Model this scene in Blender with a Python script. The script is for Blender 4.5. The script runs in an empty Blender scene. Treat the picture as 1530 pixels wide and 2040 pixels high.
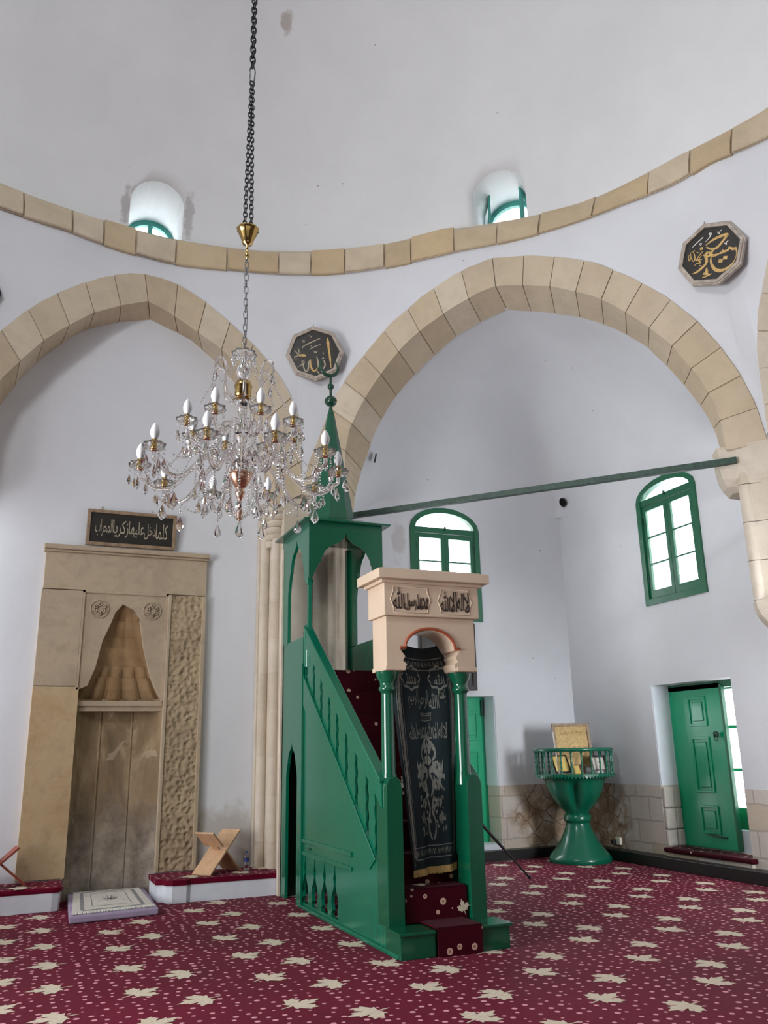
import bpy, bmesh, math, random
import numpy as np
from math import sin, cos, pi, radians, hypot, atan2, sqrt
from mathutils import Vector, Matrix
from mathutils.geometry import tessellate_polygon
random.seed(7)
S = bpy.context.scene
COL = S.collection

# ------------------------------------------------------------------ camera, world, light, exposure
PITCH, YAW, ROLL = 0.2755, 0.39727, -0.018828
Fv = Vector((sin(YAW)*cos(PITCH), cos(YAW)*cos(PITCH), sin(PITCH)))
Rv = Vector((cos(YAW), -sin(YAW), 0)); Uv = Rv.cross(Fv)
R2 = Rv*cos(ROLL)+Uv*sin(ROLL); U2 = Uv*cos(ROLL)-Rv*sin(ROLL)
cam = bpy.data.cameras.new('camera'); cam.sensor_fit = 'VERTICAL'; cam.sensor_height = 36; cam.lens = 1688.2/2040*36
cam.clip_end = 200
co = bpy.data.objects.new('camera', cam); COL.objects.link(co)
co.matrix_world = Matrix(((R2.x, U2.x, -Fv.x, 0), (R2.y, U2.y, -Fv.y, 0), (R2.z, U2.z, -Fv.z, 1.6), (0, 0, 0, 1)))
S.camera = co
S.view_settings.view_transform = 'Standard'; S.view_settings.look = 'None'; S.view_settings.gamma = 1
S.view_settings.exposure = 0.10; S.view_settings.use_curve_mapping = False
W = bpy.data.worlds.new('overcast_sky'); S.world = W; W.use_nodes = True
bg = W.node_tree.nodes['Background']; bg.inputs[0].default_value = (0.93, 0.97, 1, 1); bg.inputs[1].default_value = 6.0
def area(name, loc, target, sx, sy, power, col=(1, 1, 1)):
    l = bpy.data.lights.new(name, 'AREA'); l.shape = 'RECTANGLE'; l.size = sx; l.size_y = sy; l.energy = power; l.color = col
    o = bpy.data.objects.new(name, l); COL.objects.link(o); o.location = loc
    o.rotation_euler = (Vector(target)-Vector(loc)).to_track_quat('-Z', 'Y').to_euler(); return o
key = area('daylight_left_doorway', (-5.3, 4.7, 2.5), (3, 5.2, 2.8), 3.6, 3.8, 325, (.97, .985, 1)); key.data.spread = radians(104)
area('daylight_rear_doorway', (0.6, -1.5, 2.6), (1.6, 8, 4.2), 5, 3.6, 36, (.97, .985, 1))
side = area('daylight_next_right_window', (8.1, 3.6, 2.3), (7.7, 12, 2.0), 1.0, 2.0, 66, (.93, .96, 1)); side.data.spread = radians(80)
area('daylight_left_dome_window', (-4.2, 1.6, 9.7), (3, 8, 10.5), 1.8, 1.4, 310, (.96, .98, 1))
area('daylight_outside_rear_door', (5.7, 13.6, 1.9), (5.4, 9.5, .2), 1.2, 2.2, 150, (.86, .90, 1))
area('daylight_outside_right_door', (9.32, 5.0, 1.8), (8.62, 10.1, 1.35), .6, 2.4, 420, (.90, .94, 1))
area('daylight_outside_right_window', (10.6, 9.2, 5.4), (6.5, 9.6, 3.2), 1.4, 1.8, 120, (.92, .95, 1))
S.cycles.max_bounces = 10; S.cycles.transmission_bounces = 8; S.cycles.transparent_max_bounces = 12
S.cycles.caustics_reflective = False; S.cycles.caustics_refractive = False
S.cycles.sample_clamp_indirect = 4

# ------------------------------------------------------------------ materials
def lin(c): return tuple(((v/255)/12.92 if v/255 <= .04045 else ((v/255+.055)/1.055)**2.4) for v in c)
class N:
    def __init__(s, name):
        s.m = bpy.data.materials.new(name); s.m.use_nodes = True; s.t = s.m.node_tree; s.b = s.t.nodes['Principled BSDF']
    def n(s, typ, **k):
        x = s.t.nodes.new(typ)
        for a, v in k.items():
            if a.startswith('i_'):
                key = a[2:]
                key = int(key) if key.isdigit() else key
                if isinstance(v, bpy.types.NodeSocket): s.t.links.new(v, x.inputs[key])
                else: x.inputs[key].default_value = v
            else: setattr(x, a, v)
        return x
    def l(s, a, b): s.t.links.new(a, b)
    def coord(s, kind='Object'): return s.n('ShaderNodeTexCoord').outputs[kind]
    def noise(s, scale, detail=3, rough=.5, vec=None, dist=0):
        x = s.n('ShaderNodeTexNoise'); x.inputs['Scale'].default_value = scale; x.inputs['Detail'].default_value = detail
        x.inputs['Roughness'].default_value = rough; x.inputs['Distortion'].default_value = dist
        s.l(vec or s.coord(), x.inputs['Vector']); return x.outputs[0]
    def ramp(s, fac, stops):
        x = s.n('ShaderNodeValToRGB'); e = x.color_ramp.elements
        e[0].position, e[0].color = stops[0][0], (*stops[0][1], 1)
        e[1].position, e[1].color = stops[-1][0], (*stops[-1][1], 1)
        for p, c in stops[1:-1]:
            q = e.new(p); q.color = (*c, 1)
        s.l(fac, x.inputs[0]); return x.outputs[0]
    def mix(s, fac, a, b, mode='MIX'):
        x = s.n('ShaderNodeMix', data_type='RGBA', blend_type=mode)
        for sock, v in ((x.inputs['Factor'], fac), (x.inputs['A'], a), (x.inputs['B'], b)):
            if isinstance(v, bpy.types.NodeSocket): s.l(v, sock)
            else: sock.default_value = v if isinstance(v, float) else (*v, 1)
        return x.outputs['Result']
    def math(s, op, a, b=0.0):
        x = s.n('ShaderNodeMath', operation=op)
        for i, v in enumerate((a, b)):
            if isinstance(v, bpy.types.NodeSocket): s.l(v, x.inputs[i])
            else: x.inputs[i].default_value = v
        return x.outputs[0]
    def bump(s, h, strength=.2, dist=.01):
        x = s.n('ShaderNodeBump'); x.inputs['Strength'].default_value = strength; x.inputs['Distance'].default_value = dist
        s.l(h, x.inputs['Height']); s.l(x.outputs[0], s.b.inputs['Normal'])
    def col(s, c):
        if isinstance(c, bpy.types.NodeSocket): s.l(c, s.b.inputs['Base Color'])
        else: s.b.inputs['Base Color'].default_value = (*c, 1)
    def set(s, **k):
        for a, v in k.items(): s.b.inputs[a.replace('_', ' ')].default_value = v
def simple(name, rgb, rough=.5, metal=0, var=.12, nscale=6, bump=.1, coat=0, **kw):
    m = N(name); c = lin(rgb); n = m.noise(nscale, 4)
    m.col(m.ramp(n, [(.3, tuple(v*(1-var) for v in c)), (.7, tuple(min(1, v*(1+var)) for v in c))]))
    m.set(Roughness=rough, Metallic=metal)
    if coat: m.set(Coat_Weight=coat)
    if bump: m.bump(m.noise(nscale*8, 3), bump, .003)
    for a, v in kw.items(): m.set(**{a: v})
    return m.m
def plaster(name, rgb, spots=.012, bump=.12, patches=()):
    m = N(name); c = lin(rgb)
    base = m.ramp(m.noise(.6, 5, .6), [(.3, tuple(v*.93 for v in c)), (.7, tuple(min(1, v*1.03) for v in c))])
    # few small chips and grey patches in the limewash
    v = m.noise(2.3, 6, .7)
    chips = m.ramp(v, [(.71, (0, 0, 0)), (.735, (1, 1, 1))])
    base = m.mix(m.math('MULTIPLY', chips, .45), base, lin((150, 140, 130)))
    vor = m.n('ShaderNodeTexVoronoi'); vor.inputs['Scale'].default_value = 1.7; m.l(m.coord(), vor.inputs['Vector'])
    sp = m.math('LESS_THAN', vor.outputs['Distance'], spots*2)
    base = m.mix(m.math('MULTIPLY', sp, .6), base, lin((110, 105, 100)))
    for c0, rad, pc, sc_ in patches:       # peeled places and water marks
        mp = m.n('ShaderNodeMapping', vector_type='TEXTURE'); mp.inputs['Location'].default_value = c0; mp.inputs['Scale'].default_value = rad; m.l(m.coord(), mp.inputs[0])
        ln = m.n('ShaderNodeVectorMath', operation='LENGTH'); m.l(mp.outputs[0], ln.inputs[0])
        d = m.math('ADD', ln.outputs['Value'], m.math('MULTIPLY', m.math('SUBTRACT', m.noise(sc_, 5, .65), .5), 1.5))
        base = m.mix(m.math('MULTIPLY', m.ramp(d, [(.42, (1, 1, 1)), (.72, (0, 0, 0))]), .7), base, lin(pc))
    m.col(base); m.set(Roughness=.92); m.set(Specular_IOR_Level=.2)
    m.bump(m.noise(7, 5, .6), bump, .03)
    return m.m
M = {}
M['plaster'] = plaster('limewash_plaster', (224, 226, 231), patches=[((5.32, 12.1, 4.85), (.22, .3, .5), (190, 186, 184), 3.5), ((2.5, 11.25, .55), (.75, .3, .62), (186, 178, 168), 2.2)])
M['plaster_dome'] = plaster('dome_limewash', (230, 231, 233), patches=[((2.7, 9.84, 12.04), (.14, .2, .45), (168, 156, 146), 5), ((0.73, 11.26, 9.33), (.10, .3, .5), (170, 168, 166), 7), ((1.63, 11.24, 9.37), (.12, .3, .6), (176, 174, 172), 8)])
def stone(name, cols, bump=.5, attr=True, blot=.25):
    m = N(name)
    if attr:
        a = m.n('ShaderNodeAttribute'); a.attribute_name = 'blk'; f = a.outputs['Fac']
    else: f = m.noise(.8, 2)
    base = m.ramp(f, [(i/(len(cols)-1), lin(c)) for i, c in enumerate(cols)])
    n = m.noise(3.2, 7, .65)
    base = m.mix(m.math('MULTIPLY', m.ramp(n, [(.42, (0, 0, 0)), (.68, (1, 1, 1))]), blot), base, lin((152, 138, 120)))
    n2 = m.noise(1.9, 5, .7, dist=.6)
    base = m.mix(m.math('MULTIPLY', m.ramp(n2, [(.56, (0, 0, 0)), (.66, (1, 1, 1))]), .35), base, lin((206, 193, 176)))
    m.col(base); m.set(Roughness=.9, Specular_IOR_Level=.2)
    m.bump(m.noise(22, 8, .7), bump, .012); return m.m
M['stone'] = stone('limestone_blocks', [(212, 196, 172), (204, 187, 162), (216, 202, 180), (200, 182, 156), (208, 190, 162)])
M['ringstone'] = stone('cornice_limestone', [(212, 192, 160), (204, 184, 152), (216, 202, 180), (198, 176, 144), (212, 188, 150)], .6)
M['mortar'] = simple('mortar', (190, 176, 156), .95, bump=.3)
M['pierstone'] = stone('pier_limestone', [(208, 196, 178), (214, 203, 188), (202, 188, 168)], .6)
def mihrab_mat(name, c0, c1, c2):
    m = N(name)
    b = m.ramp(m.noise(1.6, 6, .65, dist=.8), [(.3, lin(c0)), (.5, lin(c1)), (.72, lin(c2))])
    b = m.mix(m.math('MULTIPLY', m.ramp(m.noise(6, 6, .7), [(.5, (0, 0, 0)), (.7, (1, 1, 1))]), .4), b, lin((150, 132, 108)))
    m.col(b); m.set(Roughness=.9, Specular_IOR_Level=.2); m.bump(m.noise(14, 8, .7), .45, .012); return m.m
M['mihrab'] = mihrab_mat('niche_slab_stone', (172, 154, 132), (184, 166, 143), (192, 173, 147))
M['mihrab_orange'] = mihrab_mat('niche_golden_stone', (192, 168, 130), (198, 174, 138), (184, 152, 112))
def worn():
    m = N('niche_worn_stone'); mp = m.n('ShaderNodeMapping'); mp.inputs['Scale'].default_value = (1, 1, .45); m.l(m.coord(), mp.inputs[0])
    b = m.ramp(m.noise(2.6, 6, .6, vec=mp.outputs[0], dist=.5), [(.32, lin((122, 104, 82))), (.47, lin((150, 128, 100))), (.56, lin((176, 154, 124))), (.70, lin((190, 170, 144)))])
    sx = m.n('ShaderNodeSeparateXYZ'); m.l(m.coord(), sx.inputs[0])
    g = m.math('ADD', m.math('MULTIPLY', sx.outputs[2], .42), m.math('MULTIPLY', m.noise(2.2, 6, .65), .9))
    damp = m.ramp(g, [(.62, (1, 1, 1)), (.98, (0, 0, 0))])
    grey = m.ramp(m.noise(4.5, 7, .7), [(.35, lin((104, 98, 92))), (.5, lin((140, 132, 126))), (.66, lin((172, 164, 156)))])
    b = m.mix(m.math('MULTIPLY', damp, .75), b, grey)
    b = m.mix(m.math('MULTIPLY', m.ramp(m.noise(1.9, 5, .6, dist=1.2), [(.60, (0, 0, 0)), (.62, (1, 1, 1))]), .55), b, lin((196, 178, 154)))
    m.col(b); m.set(Roughness=.92, Specular_IOR_Level=.2); m.bump(m.noise(10, 8, .7), .5, .015); return m.m
M['mihrab_worn'] = worn()
M['mihrab_brown'] = mihrab_mat('niche_hood_stone', (146, 116, 82), (164, 134, 98), (184, 156, 120))
def carved():
    m = N('carved_floral_stone')
    v = m.n('ShaderNodeTexVoronoi', feature='SMOOTH_F1'); v.inputs['Scale'].default_value = 19
    nz = m.n('ShaderNodeTexNoise'); nz.inputs['Scale'].default_value = 6; m.l(m.coord(), nz.inputs['Vector'])
    mx = m.mix(.06, m.coord(), nz.outputs['Color']); m.l(mx, v.inputs['Vector'])
    h = v.outputs['Distance']
    b = m.ramp(m.noise(2.5, 5), [(.3, lin((160, 140, 114))), (.7, lin((186, 165, 135)))])
    m.col(b)
    m.set(Roughness=.9, Specular_IOR_Level=.2); m.bump(h, 1.0, .05); return m.m
M['carved'] = carved()
def dado():
    m = N('dado_rubble_stone')
    c = m.coord(); sx = m.n('ShaderNodeSeparateXYZ'); m.l(c, sx.inputs[0])
    cx = m.n('ShaderNodeCombineXYZ'); m.l(m.math('SUBTRACT', sx.outputs[0], sx.outputs[1]), cx.inputs[0]); m.l(sx.outputs[2], cx.inputs[1])
    nz = m.n('ShaderNodeTexNoise'); nz.inputs['Scale'].default_value = 2.5; m.l(c, nz.inputs['Vector'])
    vec = m.mix(.07, cx.outputs[0], nz.outputs['Color'])
    br = m.n('ShaderNodeTexBrick'); m.l(vec, br.inputs['Vector'])
    br.inputs['Color1'].default_value = (*lin((214, 206, 200)), 1); br.inputs['Color2'].default_value = (*lin((204, 188, 164)), 1)
    br.inputs['Mortar'].default_value = (*lin((186, 176, 164)), 1); br.inputs['Scale'].default_value = 1.0
    br.inputs['Mortar Size'].default_value = .012; br.inputs['Brick Width'].default_value = .52; br.inputs['Row Height'].default_value = .29
    br.offset = .4; br.squash = .8
    # bare brown rubble patch around the corner of the recess
    g = m.n('ShaderNodeVectorMath', operation='DISTANCE'); m.l(c, g.inputs[0]); g.inputs[1].default_value = (8.3, 11.95, .6)
    gn = m.math('ADD', g.outputs['Value'], m.math('MULTIPLY', m.noise(2.2, 4), 1.0))
    patch = m.ramp(m.math('MULTIPLY', gn, .3), [(.44, (1, 1, 1)), (.50, (0, 0, 0))])
    vo = m.n('ShaderNodeTexVoronoi', feature='DISTANCE_TO_EDGE'); vo.inputs['Scale'].default_value = 4.6; m.l(m.mix(.16, c, nz.outputs['Color']), vo.inputs['Vector'])
    rub = m.mix(m.ramp(vo.outputs['Distance'], [(.0, (0, 0, 0)), (.05, (1, 1, 1))]), lin((128, 106, 86)), m.ramp(m.noise(3.4, 6, .7), [(.35, lin((146, 120, 96))), (.5, lin((176, 154, 132))), (.66, lin((214, 206, 198)))]))
    m.col(m.mix(patch, br.outputs['Color'], rub))
    m.set(Roughness=.93, Specular_IOR_Level=.2)
    h = m.math('ADD', m.math('MULTIPLY', br.outputs['Fac'], -.6), m.noise(9, 7, .7)); m.bump(h, .7, .03); return m.m
M['dado'] = dado()
M['rubble'] = stone('reveal_rubble_stone', [(214, 210, 204), (190, 182, 170)], 1.0, attr=False)
def paint(name, rgb, rough=.25, coat=.25):
    m = N(name); c = lin(rgb)
    sx = m.n('ShaderNodeMapping'); sx.inputs['Scale'].default_value = (9, 9, .8); m.l(m.coord(), sx.inputs[0])
    n = m.noise(2.5, 5, .6, vec=sx.outputs[0])
    m.col(m.ramp(n, [(.3, tuple(v*.93 for v in c)), (.7, tuple(v*1.05 for v in c))]))
    m.set(Roughness=rough, Coat_Weight=coat, Coat_Roughness=.12)
    m.bump(n, .12, .002); return m.m
M['green'] = paint('green_gloss_paint', (8, 104, 78))
M['green_shaded'] = paint('shaded_green_gloss_paint', (8, 84, 58), .2)  # same green, shade of front and right parts put into the colour
M['green_door'] = paint('bright_green_door_paint', (18, 168, 120), .3)
M['green_win'] = paint('window_green_paint', (22, 100, 68), .35)
M['green_pale'] = paint('pale_teal_paint', (52, 140, 130), .5)  # paler teal of the dome window joinery
M['green_edge'] = paint('dark_green_joinery', (14, 66, 46), .3)
M['cream'] = simple('cream_painted_board', (222, 206, 188), .6)
M['peach'] = simple('peach_wall_paint', (202, 180, 157), .5, nscale=3, var=.05, bump=.15)
M['redbrown'] = simple('red_brown_paint', (152, 72, 42), .5)
M['ink'] = simple('black_lettering_paint', (38, 26, 20), .6)
M['white_paint'] = simple('white_bench_paint', (224, 228, 236), .6, var=.04)
M['black'] = simple('black_lacquer', (22, 20, 20), .4)
M['void'] = simple('dark_hollow', (8, 8, 8), 1, bump=0)
M['panel_black'] = simple('dark_painted_board', (44, 42, 38), .35, var=.2)
M['frame_silver'] = simple('worn_silver_frame', (176, 164, 152), .45, var=.3, nscale=14, bump=.4)
M['frame_bronze'] = simple('worn_bronze_frame', (150, 126, 100), .5, var=.3, nscale=14, bump=.4)
M['frame_dark'] = simple('dark_wood_frame', (40, 28, 30), .35)
M['gold_text'] = simple('gold_lettering', (206, 170, 104), .5, var=.25, nscale=18)
M['pale_text'] = simple('faded_pale_lettering', (176, 164, 142), .6, var=.3, nscale=20)
M['white_text'] = simple('white_lettering', (225, 222, 215), .6)
M['brass'] = simple('polished_brass', (186, 156, 96), .18, 1, bump=0)
M['copper'] = simple('copper_collar', (206, 164, 138), .25, 1, bump=0)
M['steel'] = simple('galvanised_chain', (118, 118, 120), .4, 1, bump=.2)
M['darksteel'] = simple('dark_iron_chain', (62, 62, 64), .45, 1, bump=.2)
M['tiebar'] = simple('painted_iron_bar', (50, 72, 62), .5, var=.4, nscale=20, bump=.3)
M['bulb'] = simple('opal_bulb_plastic', (240, 240, 244), .35, bump=0, var=.01)
M['wood'] = simple('light_beech_wood', (206, 168, 132), .5, nscale=9)
M['dark_rear_wall'] = simple('unseen_rear_wall_dark', (84, 66, 52), .6, nscale=3)  # dark colour added to the unseen rear wall so it bounces less light
M['redwood'] = simple('red_brown_wood', (142, 62, 42), .45, nscale=9)
M['violet'] = simple('lilac_foam', (166, 150, 176), .9)
M['rugwhite'] = simple('cream_prayer_rug', (216, 210, 200), .95, nscale=30, bump=.6)
M['ruggrey'] = simple('grey_rug_pattern', (140, 138, 140), .95)
M['fringe'] = simple('white_fringe', (235, 232, 225), .95)
M['goldfringe'] = simple('gold_fringe', (206, 176, 110), .8, nscale=60, bump=.8)
M['cap'] = simple('blue_bottle_cap', (40, 60, 130), .4)
M['socket'] = simple('white_socket_plastic', (225, 220, 205), .4)
M['bookgold'] = simple('gilt_paper', (150, 124, 76), .35, .4, var=.35, nscale=30, bump=.6)
M['bookyellow'] = simple('yellow_page', (226, 196, 110), .6)
M['bookred'] = simple('maroon_cover', (92, 40, 34), .45)
def cloth():
    m = N('dark_teal_velvet')
    m.col(m.ramp(m.noise(3, 4), [(.3, lin((6, 26, 30))), (.7, lin((10, 38, 46)))])); m.set(Roughness=.75)
    m.bump(m.noise(180, 2), .2, .002); return m.m
M['cloth'] = cloth()
M['silver_thread'] = simple('silver_embroidery', (128, 132, 124), .5, var=.3, nscale=40)
def glass(name, tint=(1, 1, 1), rough=0.0, ior=1.5):
    m = N(name); m.set(Transmission_Weight=1.0, Roughness=rough, IOR=ior); m.col(tint); return m.m
M['cup_glass'] = glass('pressed_cup_glass', (1, 1, 1), .18, 1.35)
M['crystal'] = glass('cut_crystal', (1, .985, .985), .02, 1.55)
M['arm_glass'] = glass('chandelier_arm_glass', (.97, .93, .92), .03, 1.5)
M['bottle'] = glass('clear_plastic', (.82, .88, .95), .05, 1.3)
def pane():
    m = N('window_pane_glass'); t = m.t
    tr = m.n('ShaderNodeBsdfTransparent'); gl = m.n('ShaderNodeBsdfGlossy'); gl.inputs['Roughness'].default_value = .05
    mx = m.n('ShaderNodeMixShader'); mx.inputs[0].default_value = .06; m.l(tr.outputs[0], mx.inputs[1]); m.l(gl.outputs[0], mx.inputs[2])
    m.l(mx.outputs[0], t.nodes['Material Output'].inputs[0]); return m.m
M['pane'] = pane()
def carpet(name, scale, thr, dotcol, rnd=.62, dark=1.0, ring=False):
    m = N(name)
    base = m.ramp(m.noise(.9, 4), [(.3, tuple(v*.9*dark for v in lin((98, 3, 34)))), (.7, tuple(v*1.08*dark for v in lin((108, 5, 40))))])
    v = m.n('ShaderNodeTexVoronoi', voronoi_dimensions='3D' if ring else '2D'); v.inputs['Scale'].default_value = scale; v.inputs['Randomness'].default_value = rnd
    m.l(m.coord(), v.inputs['Vector'])
    sz = m.n('ShaderNodeSeparateColor'); m.l(v.outputs['Color'], sz.inputs[0])
    lim = m.math('MULTIPLY', m.math('ADD', m.math('MULTIPLY', sz.outputs[0], .6), .6), thr)
    d = m.math('LESS_THAN', v.outputs['Distance'], lim)
    c = m.mix(d, base, lin(dotcol))
    if ring: c = m.mix(m.math('MULTIPLY', m.math('LESS_THAN', v.outputs['Distance'], m.math('MULTIPLY', lim, .45)), .8), c, lin((120, 70, 62)))
    m.col(c); m.set(Roughness=.66, Sheen_Weight=.03, Sheen_Roughness=.35, Specular_IOR_Level=.12)
    m.b.inputs['Sheen Tint'].default_value = (1, .85, .95, 1)
    m.bump(m.noise(260, 2), .5, .004); return m.m
M['carpet'] = carpet('red_dotted_carpet', 9.6, .165, (222, 160, 170))
M['stair_carpet'] = carpet('shaded_red_dotted_carpet', 8.5, .21, (204, 172, 152), dark=.34, ring=True)  # same red carpet, shade of the stair interior put into its colour
M['leaf'] = simple('beige_leaf_pile', (214, 200, 178), .95, bump=.4, nscale=40)

# ------------------------------------------------------------------ mesh helpers
class MB:
    def __init__(s): s.v = []; s.f = []; s.m = []; s.sm = []; s.a = []
    def face(s, idx, m=0, sm=False, a=0): s.f.append(tuple(idx)); s.m.append(m); s.sm.append(sm); s.a.append(a)
    def pts(s, P):
        k = len(s.v); s.v += [tuple(p) for p in P]; return k
    def poly(s, P, m=0, sm=False, a=0):
        k = s.pts(P); s.face(range(k, k+len(P)), m, sm, a)
    def box(s, x0, x1, y0, y1, z0, z1, m=0, a=0):
        k = s.pts([(x0, y0, z0), (x1, y0, z0), (x1, y1, z0), (x0, y1, z0), (x0, y0, z1), (x1, y0, z1), (x1, y1, z1), (x0, y1, z1)])
        for q in ((0, 3, 2, 1), (4, 5, 6, 7), (0, 1, 5, 4), (1, 2, 6, 5), (2, 3, 7, 6), (3, 0, 4, 7)): s.face([k+i for i in q], m, False, a)
    def hexa(s, P, m=0, a=0):
        k = s.pts(P)
        for q in ((0, 3, 2, 1), (4, 5, 6, 7), (0, 1, 5, 4), (1, 2, 6, 5), (2, 3, 7, 6), (3, 0, 4, 7)): s.face([k+i for i in q], m, False, a)
    def bar(s, p, q, w, h=None, m=0, up=(0, 0, 1)):
        h = h or w; p, q = Vector(p), Vector(q); d = (q-p).normalized(); u = Vector(up)
        if abs(d.dot(u)) > .98: u = Vector((1, 0, 0))
        r = d.cross(u).normalized(); u = r.cross(d)
        P = [a+r*i*w/2+u*j*h/2 for a in (p, q) for i, j in ((-1, -1), (1, -1), (1, 1), (-1, 1))]
        s.hexa(P, m)
    def tube(s, path, r, n=8, m=0, closed=False, cap=True, tw=None):
        P = [Vector(p) for p in path]; L = len(P); rs = r if isinstance(r, (list, tuple)) else [r]*L
        u = None; k0 = len(s.v)
        for i, p in enumerate(P):
            if closed: d = P[(i+1) % L]-P[i-1]
            else: d = P[min(i+1, L-1)]-P[max(i-1, 0)]
            d.normalize()
            if u is None:
                u = Vector((0, 0, 1)) if abs(d.z) < .9 else Vector((1, 0, 0))
            u = (u-d*u.dot(d)).normalized(); b = d.cross(u)
            for j in range(n):
                a = 2*pi*j/n+(tw*i if tw else 0); s.v.append(tuple(p+(u*cos(a)+b*sin(a))*rs[i]))
        for i in range(L if closed else L-1):
            for j in range(n):
                a, b2 = k0+i*n, k0+((i+1) % L)*n
                s.face([a+j, a+(j+1) % n, b2+(j+1) % n, b2+j], m, True)
        if cap and not closed:
            s.poly([s.v[k0+j] for j in range(n)][::-1], m); s.poly([s.v[k0+(L-1)*n+j] for j in range(n)], m)
    def lathe(s, c, prof, n=24, m=0, sm=True, lobes=None, cap=True, ang=2*pi, a0=0):
        k0 = len(s.v); L = len(prof)
        for z, r in prof:
            for j in range(n):
                a = a0+ang*j/n; rr_ = r*(lobes(a, z) if lobes else 1); s.v.append((c[0]+rr_*cos(a), c[1]+rr_*sin(a), c[2]+z))
        for i in range(L-1):
            for j in range(n):
                a, b = k0+i*n, k0+(i+1)*n; s.face([a+j, a+(j+1) % n, b+(j+1) % n, b+j], m, sm)
        if cap:
            if prof[0][1] > 1e-4: s.poly([s.v[k0+j] for j in range(n)][::-1], m)
            if prof[-1][1] > 1e-4: s.poly([s.v[k0+(L-1)*n+j] for j in range(n)], m)
    def prism(s, loops, fr, to, m=0, a=0, sides=True):
        """loops: outer + holes in 2D; fr/to: functions (u,v)->xyz of front and back faces"""
        flat = [p for lp in loops for p in lp]
        tri = tessellate_polygon([[Vector((p[0], p[1], 0)) for p in lp] for lp in loops])
        k = s.pts([fr(*p) for p in flat]); k2 = s.pts([to(*p) for p in flat])
        for t in tri: s.face([k+i for i in t], m, False, a); s.face([k2+i for i in t][::-1], m, False, a)
        if sides:
            o = 0
            for lp in loops:
                L = len(lp)
                for i in range(L): s.face([k+o+i, k+o+(i+1) % L, k2+o+(i+1) % L, k2+o+i], m, False, a)
                o += L
    def build(s, name, mats, parent=None, bevel=0, fix=True):
        me = bpy.data.meshes.new(name); off = Vector((0, 0, 0))
        p = parent
        while p is not None: off += p.location; p = p.parent
        me.from_pydata([tuple(Vector(v)-off) for v in s.v], [], s.f)
        mats = mats if isinstance(mats, (list, tuple)) else [mats]
        for x in mats: me.materials.append(M[x])
        me.polygons.foreach_set('material_index', s.m); me.polygons.foreach_set('use_smooth', s.sm)
        if any(s.a):
            at = me.attributes.new('blk', 'FLOAT', 'FACE'); at.data.foreach_set('value', [float(x) for x in s.a])
        if fix:
            b = bmesh.new(); b.from_mesh(me); bmesh.ops.recalc_face_normals(b, faces=b.faces); b.to_mesh(me); b.free()
        me.update(); o = bpy.data.objects.new(name, me); COL.objects.link(o)
        if parent is not None: o.parent = parent
        if bevel:
            bv = o.modifiers.new('bevel', 'BEVEL'); bv.width = bevel; bv.segments = 2; bv.limit_method = 'ANGLE'; bv.angle_limit = radians(40)
        return o
def tag(o, label, cat, group=None):
    o['label'] = label; o['category'] = cat
    if group: o['group'] = group
    return o
def struct(o): o['kind'] = 'structure'; return o
def thing(name, label, cat, loc, group=None):
    o = bpy.data.objects.new(name, None); COL.objects.link(o); o.location = loc; o.empty_display_size = .1
    return tag(o, label, cat, group)
def copy_tree(o, parent=None):
    c = o.copy(); COL.objects.link(c); c.parent = parent
    for ch in list(o.children): copy_tree(ch, c)
    return c
def ogee(cx, hw, zs, za, lobes=True):
    """outline of a pointed cusped arch head from right spring to left spring"""
    H = za-zs
    prof = [(1, 0), (.93, .14), (.80, .34), (.74, .36), (.72, .46), (.60, .62), (.42, .73), (.25, .78), (.10, .87), (.03, .95), (0, 1)]
    r = [(cx+hw*a, zs+H*b) for a, b in prof]; l = [(cx-hw*a, zs+H*b) for a, b in prof[:-1]][::-1]
    return r+l

# ------------------------------------------------------------------ Arabic lettering
AR = {'ا': (0xFE8D, 0xFE8E), 'ب': (0xFE8F,), 'ح': (0xFEA1,), 'خ': (0xFEA5,), 'د': (0xFEA9, 0xFEAA), 'ر': (0xFEAD, 0xFEAE), 'ز': (0xFEAF, 0xFEB0),
      'س': (0xFEB1,), 'ع': (0xFEC9,), 'ك': (0xFED9,), 'ل': (0xFEDD,), 'م': (0xFEE1,), 'ن': (0xFEE5,), 'ه': (0xFEE9,), 'و': (0xFEED, 0xFEEE), 'ي': (0xFEF1,), 'ج': (0xFE9D,)}
def shape(txt):
    out = []
    for w in txt.split(' '):
        if w == 'الله': out.append(['\ufdf2']); continue
        g = []; i = 0; prev = False
        while i < len(w):
            c = w[i]; t = AR[c]
            if c == 'ل' and i+1 < len(w) and w[i+1] == 'ا':
                g.append(chr(0xFEFC if prev else 0xFEFB)); prev = False; i += 2; continue
            nxt = i+1 < len(w)
            if len(t) == 2: g.append(chr(t[1] if prev else t[0])); prev = False
            else:
                b = t[0]; g.append(chr(b+(3 if prev and nxt else 1 if prev else 2 if nxt else 0))); prev = nxt
            i += 1
        out.append(g[::-1])
    return ' '.join(''.join(x) for x in out[::-1])
def text_mesh(txt, extrude=.02):
    c = bpy.data.curves.new('lettering', 'FONT'); c.body = txt; c.extrude = extrude; c.resolution_u = 3; c.space_character = 1.0
    o = bpy.data.objects.new('lettering', c); COL.objects.link(o)
    me = bpy.data.meshes.new_from_object(o.evaluated_get(bpy.context.evaluated_depsgraph_get()))
    bpy.data.objects.remove(o); bpy.data.curves.remove(c); return me
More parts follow.
